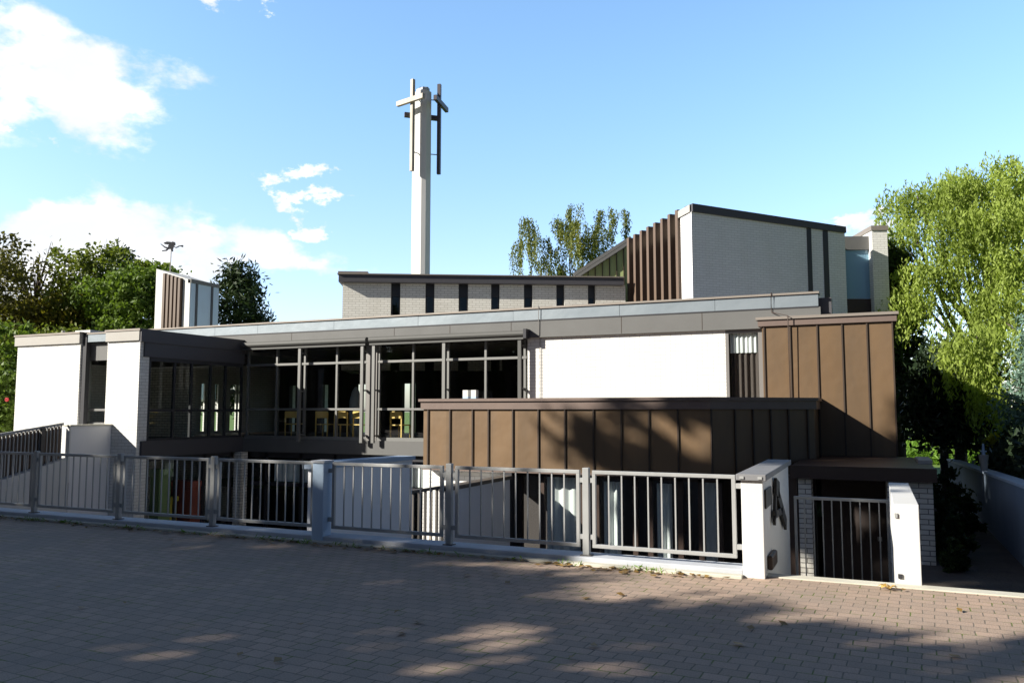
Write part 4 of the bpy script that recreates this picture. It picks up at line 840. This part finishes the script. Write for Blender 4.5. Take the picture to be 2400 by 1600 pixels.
def twig_tree(lab, loc, h, n):
    t = thing('bare_tree', lab, 'tree', loc, GL); b = MB(); P = []
    for i in range(n):
        a = rng.uniform(0, 6.28); z0 = h * rng.uniform(.4, .8); e = Vector((2.2 * math.cos(a) * rng.uniform(.3, 1), 2.2 * math.sin(a) * rng.uniform(.3, 1), z0 + h * rng.uniform(.15, .3)))
        s = Vector((0, 0, z0)); b.tube([s, s.lerp(e, .5) + Vector((0, 0, .2)), e], [.05, .03, .012], 5)
        for k_ in range(16): P.append(s.lerp(e, rng.uniform(.5, 1.05)) + Vector(rng.normal(size=3) * .18))
    b.tube([(0, 0, 0), (.1, 0, h * .5), (0, .1, h)], [.16, .1, .02], 7); part(b, 'trunk', M['bark'], parent=t)
    v, q = leaves(np.array([tuple(p_) for p_ in P]), .3, .16); mesh_np('crown', v, q, LF['bronze'], t)
twig_tree('thinly leaved tree whose bare twigs stand against the cloud', gpos(70, 46), 11.6, 46)
twig_tree('thinly leaved pinkish tree between orange and olive trees', gpos(150, 49), 10.2, 40)

def pine(name, lab, loc, h, rad, n, m, z0=.25, tuft=.55, seed=1, cat='tree', group=None, ll=.34, lw=.05):
    g_ = np.random.default_rng(seed); t = thing(name, lab, cat, loc, group); b = MB(); C_ = []
    b.tube([(0, 0, 0), (.1, .05, h * .5), (0, 0, h * .97)], [.22, .14, .03], 8)
    nb_ = int(n / 90)
    for i in range(nb_):
        f = g_.uniform(z0, .97); a = g_.uniform(0, 6.28); prof = (1 - ((f - z0) / (1 - z0)) ** 1.4) * .92 + .1
        e = Vector((rad * prof * math.cos(a) * g_.uniform(.55, 1.08), rad * prof * math.sin(a) * g_.uniform(.55, 1.08), h * f + h * .05 * g_.uniform(-.6, 1.2)))
        s = Vector((0, 0, h * f * .96))
        if i % 3 == 0: b.tube([s, s.lerp(e, .6), e], [.05, .03, .012], 5)
        for q_ in range(3):
            c0 = s.lerp(e, g_.uniform(.45, 1.0)); k_ = 30; d = g_.normal(size=(k_, 3)) * np.array([.42, .42, .3]) * tuft
            C_.append(np.array(tuple(c0)) + d)
    part(b, 'trunk', M['bark'], parent=t, smooth=True)
    v, q = leaves(np.concatenate(C_), ll, lw, 0); mesh_np('crown', v, q, m, t); return t
pine('pine_tree', 'dark pine standing alone right of the white fin block', gpos(556, 46), 11.0, 3.4, 12000, LF['pine'], .24, .95, 4, ll=.42, lw=.11)
pine('pine_tree', 'dark pine top rising behind the olive tree', gpos(262, 53), 13.4, 2.9, 8000, LF['pine'], .45, .8, 6, group=GL, ll=.42, lw=.11)

def weeping(name, lab, loc, tops, n_str, slen, ll, lw, m, h, r, bark, seed, spread=.5, per=16, bundle=8, tight=.16):
    """tree of hanging strands gathered in tresses: tops = (x, y, z, radius) of its boughs"""
    g_ = np.random.default_rng(seed); t = thing(name, lab, 'tree', loc); C_ = []; tot = sum(b[3] for b in tops)
    for (x, y, z_, rad) in tops:
        k_tr = max(2, int(n_str * rad / tot / bundle))
        for i in range(k_tr):
            a = g_.uniform(0, 6.28); rr0 = rad * math.sqrt(g_.random()); Lt = slen * g_.uniform(.35, 1.15); sway = g_.normal(size=2) * spread * .3
            p0_ = np.array([x + rr0 * math.cos(a), y + rr0 * math.sin(a), z_ + rad * .6 * math.sqrt(max(0, 1 - (rr0 / rad) ** 2)) * g_.uniform(.1, 1.0)])
            for b_ in range(bundle):
                Ls = Lt * g_.uniform(.5, 1.1); k_ = int(per * Ls / slen) + 3; s = np.linspace(0, 1, k_)[:, None]; q0_ = p0_ + g_.normal(size=3) * tight * np.array([1, 1, .8])
                C_.append(q0_ + np.concatenate([s * sway[0] + .18 * np.sin(s * 3) * math.cos(a), s * sway[1] + .18 * np.sin(s * 3) * math.sin(a), -s * Ls], 1) + g_.normal(size=(k_, 3)) * .05)
    v, q = leaves(np.concatenate(C_), ll, lw, .6); mesh_np('crown', v, q, m, t)
    trunk_mesh(h, r, [(h * g_.uniform(.3, .75), b[0], b[1], b[2] + b[3] * .2) for b in tops], M[bark], t); return t
def boughs(base, px_list):
    """boughs given as (column, row, depth, radius) relative to the trunk foot"""
    out_ = []
    for (x, y, dpt, rad) in px_list:
        p_ = at(x, y, dpt); out_.append((p_.x - base[0], p_.y - base[1], p_.z - base[2], rad))
    return out_
b0_ = gpos(1345, 55)
weeping('birch_tree', 'weeping birch with hanging strands behind the nave roof', b0_, boughs(b0_, [(1238, 530, 55, .8), (1225, 575, 55.5, .55), (1265, 565, 54.5, .7), (1285, 615, 55, .6), (1308, 520, 55, .45), (1330, 530, 56, .7), (1348, 490, 55, .5), (1362, 535, 54, .9), (1335, 590, 54.5, 1.1), (1385, 570, 55.5, 1.0), (1412, 545, 55, .7), (1425, 500, 55, .6), (1455, 500, 55.5, .5), (1410, 600, 56, .9), (1300, 640, 56, .9), (1360, 640, 55, 1.2)]), 1100, 2.5, .2, .075, LF['birch'], 12.5, .13, 'birch_bark', 21, .3, 22, 10, .13)
b1_ = gpos(2330, 30)
wl = [(2110, 480, 30, .7), (2100, 555, 31, .7), (2150, 470, 29.5, .9), (2200, 455, 30, 1.0), (2230, 430, 31, .8), (2190, 530, 28.5, 1.1), (2250, 500, 29, 1.2), (2300, 450, 30, 1.1), (2345, 420, 30, 1.1), (2395, 430, 29.5, 1.3), (2330, 520, 28, 1.4), (2400, 530, 28.5, 1.5), (2270, 590, 28, 1.2), (2345, 620, 27.5, 1.4), (2410, 640, 27.5, 1.5), (2150, 640, 28.5, .8), (2140, 700, 28, .6), (2185, 660, 28.5, .6), (2290, 700, 27.5, .9), (2360, 720, 27, 1.2), (2290, 800, 23, .6), (2350, 830, 23, .8), (2310, 880, 23, .45), (2385, 790, 24, .8), (2450, 480, 30, 1.5), (2480, 620, 29, 1.6), (2345, 930, 22.5, .4), (2250, 800, 23.5, .3)]
weeping('willow_tree', 'big bright green weeping willow at the right behind the garden', b1_, boughs(b1_, wl), 3300, 1.5, .17, .055, LF['willow'], 10.0, .3, 'bark', 22, .5, 26, 14, .26)

# conifers and shrubs on the right
pine('spruce_tree', 'dark spruce close behind the right end of the tan wall', gpos(2105, 30), 8.6, 1.4, 9000, LF['spruce'], .24, .7, 31, ll=.3, lw=.09)
pine('yew_tree', 'broad dark yew in deep shade below the willow', gpos(2243, 25), 4.4, 1.75, 15000, LF['conifer'], .38, .8, 32, ll=.26, lw=.1)
pine('blue_spruce', 'blue green spruce at the right picture edge', gpos(2475, 19), 5.0, 1.2, 16000, LF['blue'], .28, .5, 33, ll=.16, lw=.045)
def shrub(name, lab, loc, blobs, n, ll, lw, m, cat='shrub', group=None, h=.5):
    t = thing(name, lab, cat, loc, group); v, q = leaves(blob_points(blobs, n, .35), ll, lw); mesh_np('foliage', v, q, m, t)
    st = MB()
    for b in blobs[:5]: st.tube([(b[0] * .2, b[1] * .2, 0), (b[0] * .6, b[1] * .6, b[2] * .6), (b[0], b[1], b[2])], [.03, .02, .008], 5)
    part(st, 'stem', M['bark'], parent=t); return t
s_ = gpos(2365, 21, -.2)
shrub('yellow_shrub', 'sunlit yellow green shrub below the blue spruce', s_, [(-.25, 0, .9, .45, .4, .28), (.25, .1, .75, .45, .4, .3), (.0, -.1, .6, .6, .5, .3), (.6, .1, .6, .35, .4, .3)], 2600, .13, .07, LF['yellow'])
hd = thing('hedge', 'long dark hedge running behind the garden wall', 'hedge')
hp = np.stack([rng.uniform(2.6, 4.6, 16000), rng.uniform(9, 27, 16000), rng.uniform(-.8, 1, 16000) ** 1], 1); hp[:, 2] = -.8 + (1.6 + .25 * np.sin(hp[:, 1] * 1.3) + .2 * np.sin(hp[:, 0] * 3 + hp[:, 1] * .6)) * rng.random(16000) ** .6
v, q = leaves(hp, .2, .11); mesh_np('foliage', v, q, LF['conifer'], hd)
for i, (x, y, s, lab) in enumerate(((1.15, 15.6, .45, 'dark low shrub beside the porch wall, nearest the garden wall foot'), (1.1, 17.0, .55, 'taller dark shrub in the bed behind the porch wall'), (1.55, 18.4, .55, 'dark rounded shrub growing near the rendered garden wall'), (1.45, 21.5, .8, 'furthest dark shrub in the bed along the garden wall'), (1.05, 14.4, .3, 'small dark shrub at the front of the bed'))):
    shrub('bed_shrub', lab, (x, y, G0), [(0, 0, s * .8, s * .45, s * .45, s * .6), (s * .3, .1, s * .5, s * .4, s * .4, s * .4), (-s * .3, -.1, s * .5, s * .4, s * .4, s * .4), (0, 0, s * 1.4, s * .2, s * .2, s * .35)], 1600, .12, .06, LF['shrub'], group='shrubs in the bed by the porch')
st = gpos(2300, 17.5, .28)
t = thing('garden_stake', 'pale tapered garden stake with green tip above the garden wall', 'garden stake', st)
part(MB().tube([(0, 0, -.35), (0, 0, .08), (0, 0, .36)], [.015, .07, .10], 8), 'shaft', M['fascia_light'], parent=t); part(MB().tube([(0, 0, .36), (0, 0, .6)], [.035, .02], 6).box(-.06, .06, -.015, .015, .42, .45), 'tip', M['render_blue'], parent=t)
# sunlit lawn with tall blades behind the porch
lp = gpos(2150, 40); n = 12000
gp = np.stack([rng.uniform(-2.6, 2.6, n) + lp[0], rng.uniform(-3, 14, n) + lp[1], rng.uniform(.05, .6, n) + G0], 1)
v, q = leaves(gp, .9, .07, -.85); tag(mesh_np('grass', v, q, LF['grass']), None, None, None, 'stuff')
# planting left of the wing
lb = gpos(-5, 25.5, .1)
shrub('rose_bush', 'leafy rose bush with a red bloom at the left corner of the white wing', (lb[0], lb[1], lb[2]), [(0, 0, 1.5, .6, .6, .8), (.35, 0, 1.1, .4, .5, .6), (-.5, .1, 1.0, .6, .6, .7), (.2, .1, 2.3, .4, .4, .6)], 3800, .15, .1, LF['mid'])
fb = MB(); rp_ = at(22, 936, 25.0)
for i in range(9): a = i * .7; fb.box(rp_.x + .05 * math.cos(a) - .02, rp_.x + .05 * math.cos(a) + .02, rp_.y - .1, rp_.y - .06, rp_.z + .04 * math.sin(a) - .02, rp_.z + .04 * math.sin(a) + .02)
tag(fb.build('rose_flower', LF['flower']), 'small red rose bloom beside the left corner of the white wing', 'flower')
lt = gpos(10, 30)
tree('young_tree', 'light green young tree close to the left wall corner', 'tree', lt, crown_blobs(.6, 4.9, 1.2, 8, 41, .3), 5000, .22, .13, LF['light'], 3.6, .1)
tree('young_tree', 'dark green young tree at the picture edge left of the wing', 'tree', gpos(-40, 29), crown_blobs(.6, 5.6, 1.6, 8, 42, .3), 6000, .22, .13, LF['mid'], 3.6, .1)

# ------------------------------------------------------------------ street trees across the road: the nearer ones throw the dappled shade
STREET = []
def street_tree(seed, h0, h1, rad, n):
    return tree('street_tree', 'tall leafy street tree standing across the road', 'tree', (0, 0, 0), crown_blobs(h0, h1, rad, 20, seed, .3), n, .42, .27, LF['street'], h1 * .8, .3, group='street trees across the road')
ta = street_tree(51, 3.6, 12.8, 5.2, 6200); tb = street_tree(52, 5.6, 9.6, 3.3, 4000)
ta.location = (-24.5, -6.4, 0)
tb.location = (-16.0, -8.1, 0)
for (x, y, rz_, s, src) in ((-11.7, -6.5, 1.2, .92, tb), (-20.4, -6.8, 2.6, 1.0, tb), (-13.5, -11.5, 4.1, 1.0, tb), (-40, -9, 2.2, 1.05, ta), (-31, -14, .5, 1.1, ta), (-8, -17, 2.9, 1.2, tb), (-48, -18, 1.8, 1.1, tb), (3, -19, 4.0, 1.0, ta), (-20, -22, 5.0, 1.15, tb), (14, -20, .9, 1.0, tb), (-62, -12, 3.3, 1.1, ta)):
    dup(src, (x, y, 0), rz_, (s, s, s))  # outermost copies are added out of view to keep window reflections dark
dup(tb, (-18.3, -4.3, 0), 3.7, (.72, .72, 1.0)); dup(tb, (-22.3, -3.4, 0), .6, (.8, .8, 1.0))
SG = 'street trees across the road'
tree('street_tree', 'tall leafy street tree standing across the road', 'tree', (-18.4, -4.0, 0), crown_blobs(12.1, 16.2, 2.2, 9, 57, .2), 5200, .42, .27, LF['street'], 14, .24, group=SG)
tree('street_tree', 'tall leafy street tree standing across the road', 'tree', (-18.8, -.6, 0), crown_blobs(11.0, 15.8, 2.5, 9, 58, .2), 6200, .42, .27, LF['street'], 14, .24, group=SG)
tree('street_tree', 'tall leafy street tree standing across the road', 'tree', (-24.0, -1.8, 0), [(0, 0, 13.7, 1.1, 1.1, .9), (1.0, .3, 13.1, .8, .8, .6), (-.9, 0, 14.4, .6, .6, .5), (.5, -.4, 12.5, .6, .6, .6), (1.9, .2, 13.6, .6, .6, .6)], 1500, .42, .27, LF['street'], 13, .2, group=SG)

n = 30000
wp = np.stack([rng.uniform(-110, 60, n), rng.uniform(-38, -28, n), rng.random(n) ** .8 * 10], 1); wp[:, 2] *= .8 + .2 * np.sin(wp[:, 0] * .45) + .1 * np.sin(wp[:, 0] * 1.3)
v, q = leaves(wp, 1.5, 1.0); tag(mesh_np('reflection_woods', v, q, LF['street']), None, None, None, 'stuff')  # unseen leaf belt added behind the camera to darken window reflections

# fallen leaves along the plinth and on the paving
n = 280
fx = rng.uniform(-14, -1.3, n); fy = FV - .21 - np.abs(rng.normal(0, .10, n)); C_ = np.stack([fx, fy, np.full(n, .012)], 1)
C2 = np.stack([rng.uniform(-9, 3, 70), rng.uniform(3, 8.2, 70), np.full(70, .012)], 1)
C_ = np.concatenate([C_, C2]); a = rng.uniform(0, 6.28, len(C_)); sz = rng.uniform(.025, .05, len(C_))
vv = np.stack([C_ + np.stack([np.cos(a + k_ * 1.5708) * sz * (1 if k_ % 2 else .7), np.sin(a + k_ * 1.5708) * sz * (1 if k_ % 2 else .7), rng.uniform(-.006, .018, len(C_))], 1) for k_ in range(4)], 1).reshape(-1, 3)
M['fallen'] = leafmat('fallen_leaf', (.16, .09, .03), (.30, .19, .05), (.42, .28, .07), trans=.1, scale=6)
tag(mesh_np('fallen_leaves', vv, np.arange(len(vv)).reshape(-1, 4), M['fallen']), None, None, None, 'stuff')
n = 380
cl = rng.uniform(-13.5, -1.4, 60); wx = cl[rng.integers(0, 60, n)] + rng.normal(0, .07, n)
wq = np.stack([wx, FV - .205 - np.abs(rng.normal(0, .035, n)), rng.uniform(.0, .05, n)], 1)
v, q = leaves(wq, .075, .012, -.7); tag(mesh_np('weeds', v, q, LF['grass']), None, None, None, 'stuff')
lf = MB(); p_ = Vector((.06, 8.10, .01))
for i in range(7):
    a = i * .9; lf.face([p_, p_ + Vector((.06 * math.cos(a), .06 * math.sin(a), .035)), p_ + Vector((.09 * math.cos(a + .4), .07 * math.sin(a + .4), .012)), p_ + Vector((.06 * math.cos(a + .8), .06 * math.sin(a + .8), .03))])
M['maple'] = mat('dry_leaf', (.42, .26, .06), .7)
tag(lf.build('dry_leaf', M['maple']), 'curled yellow brown leaf on the kerb before the low white wall', 'leaf')
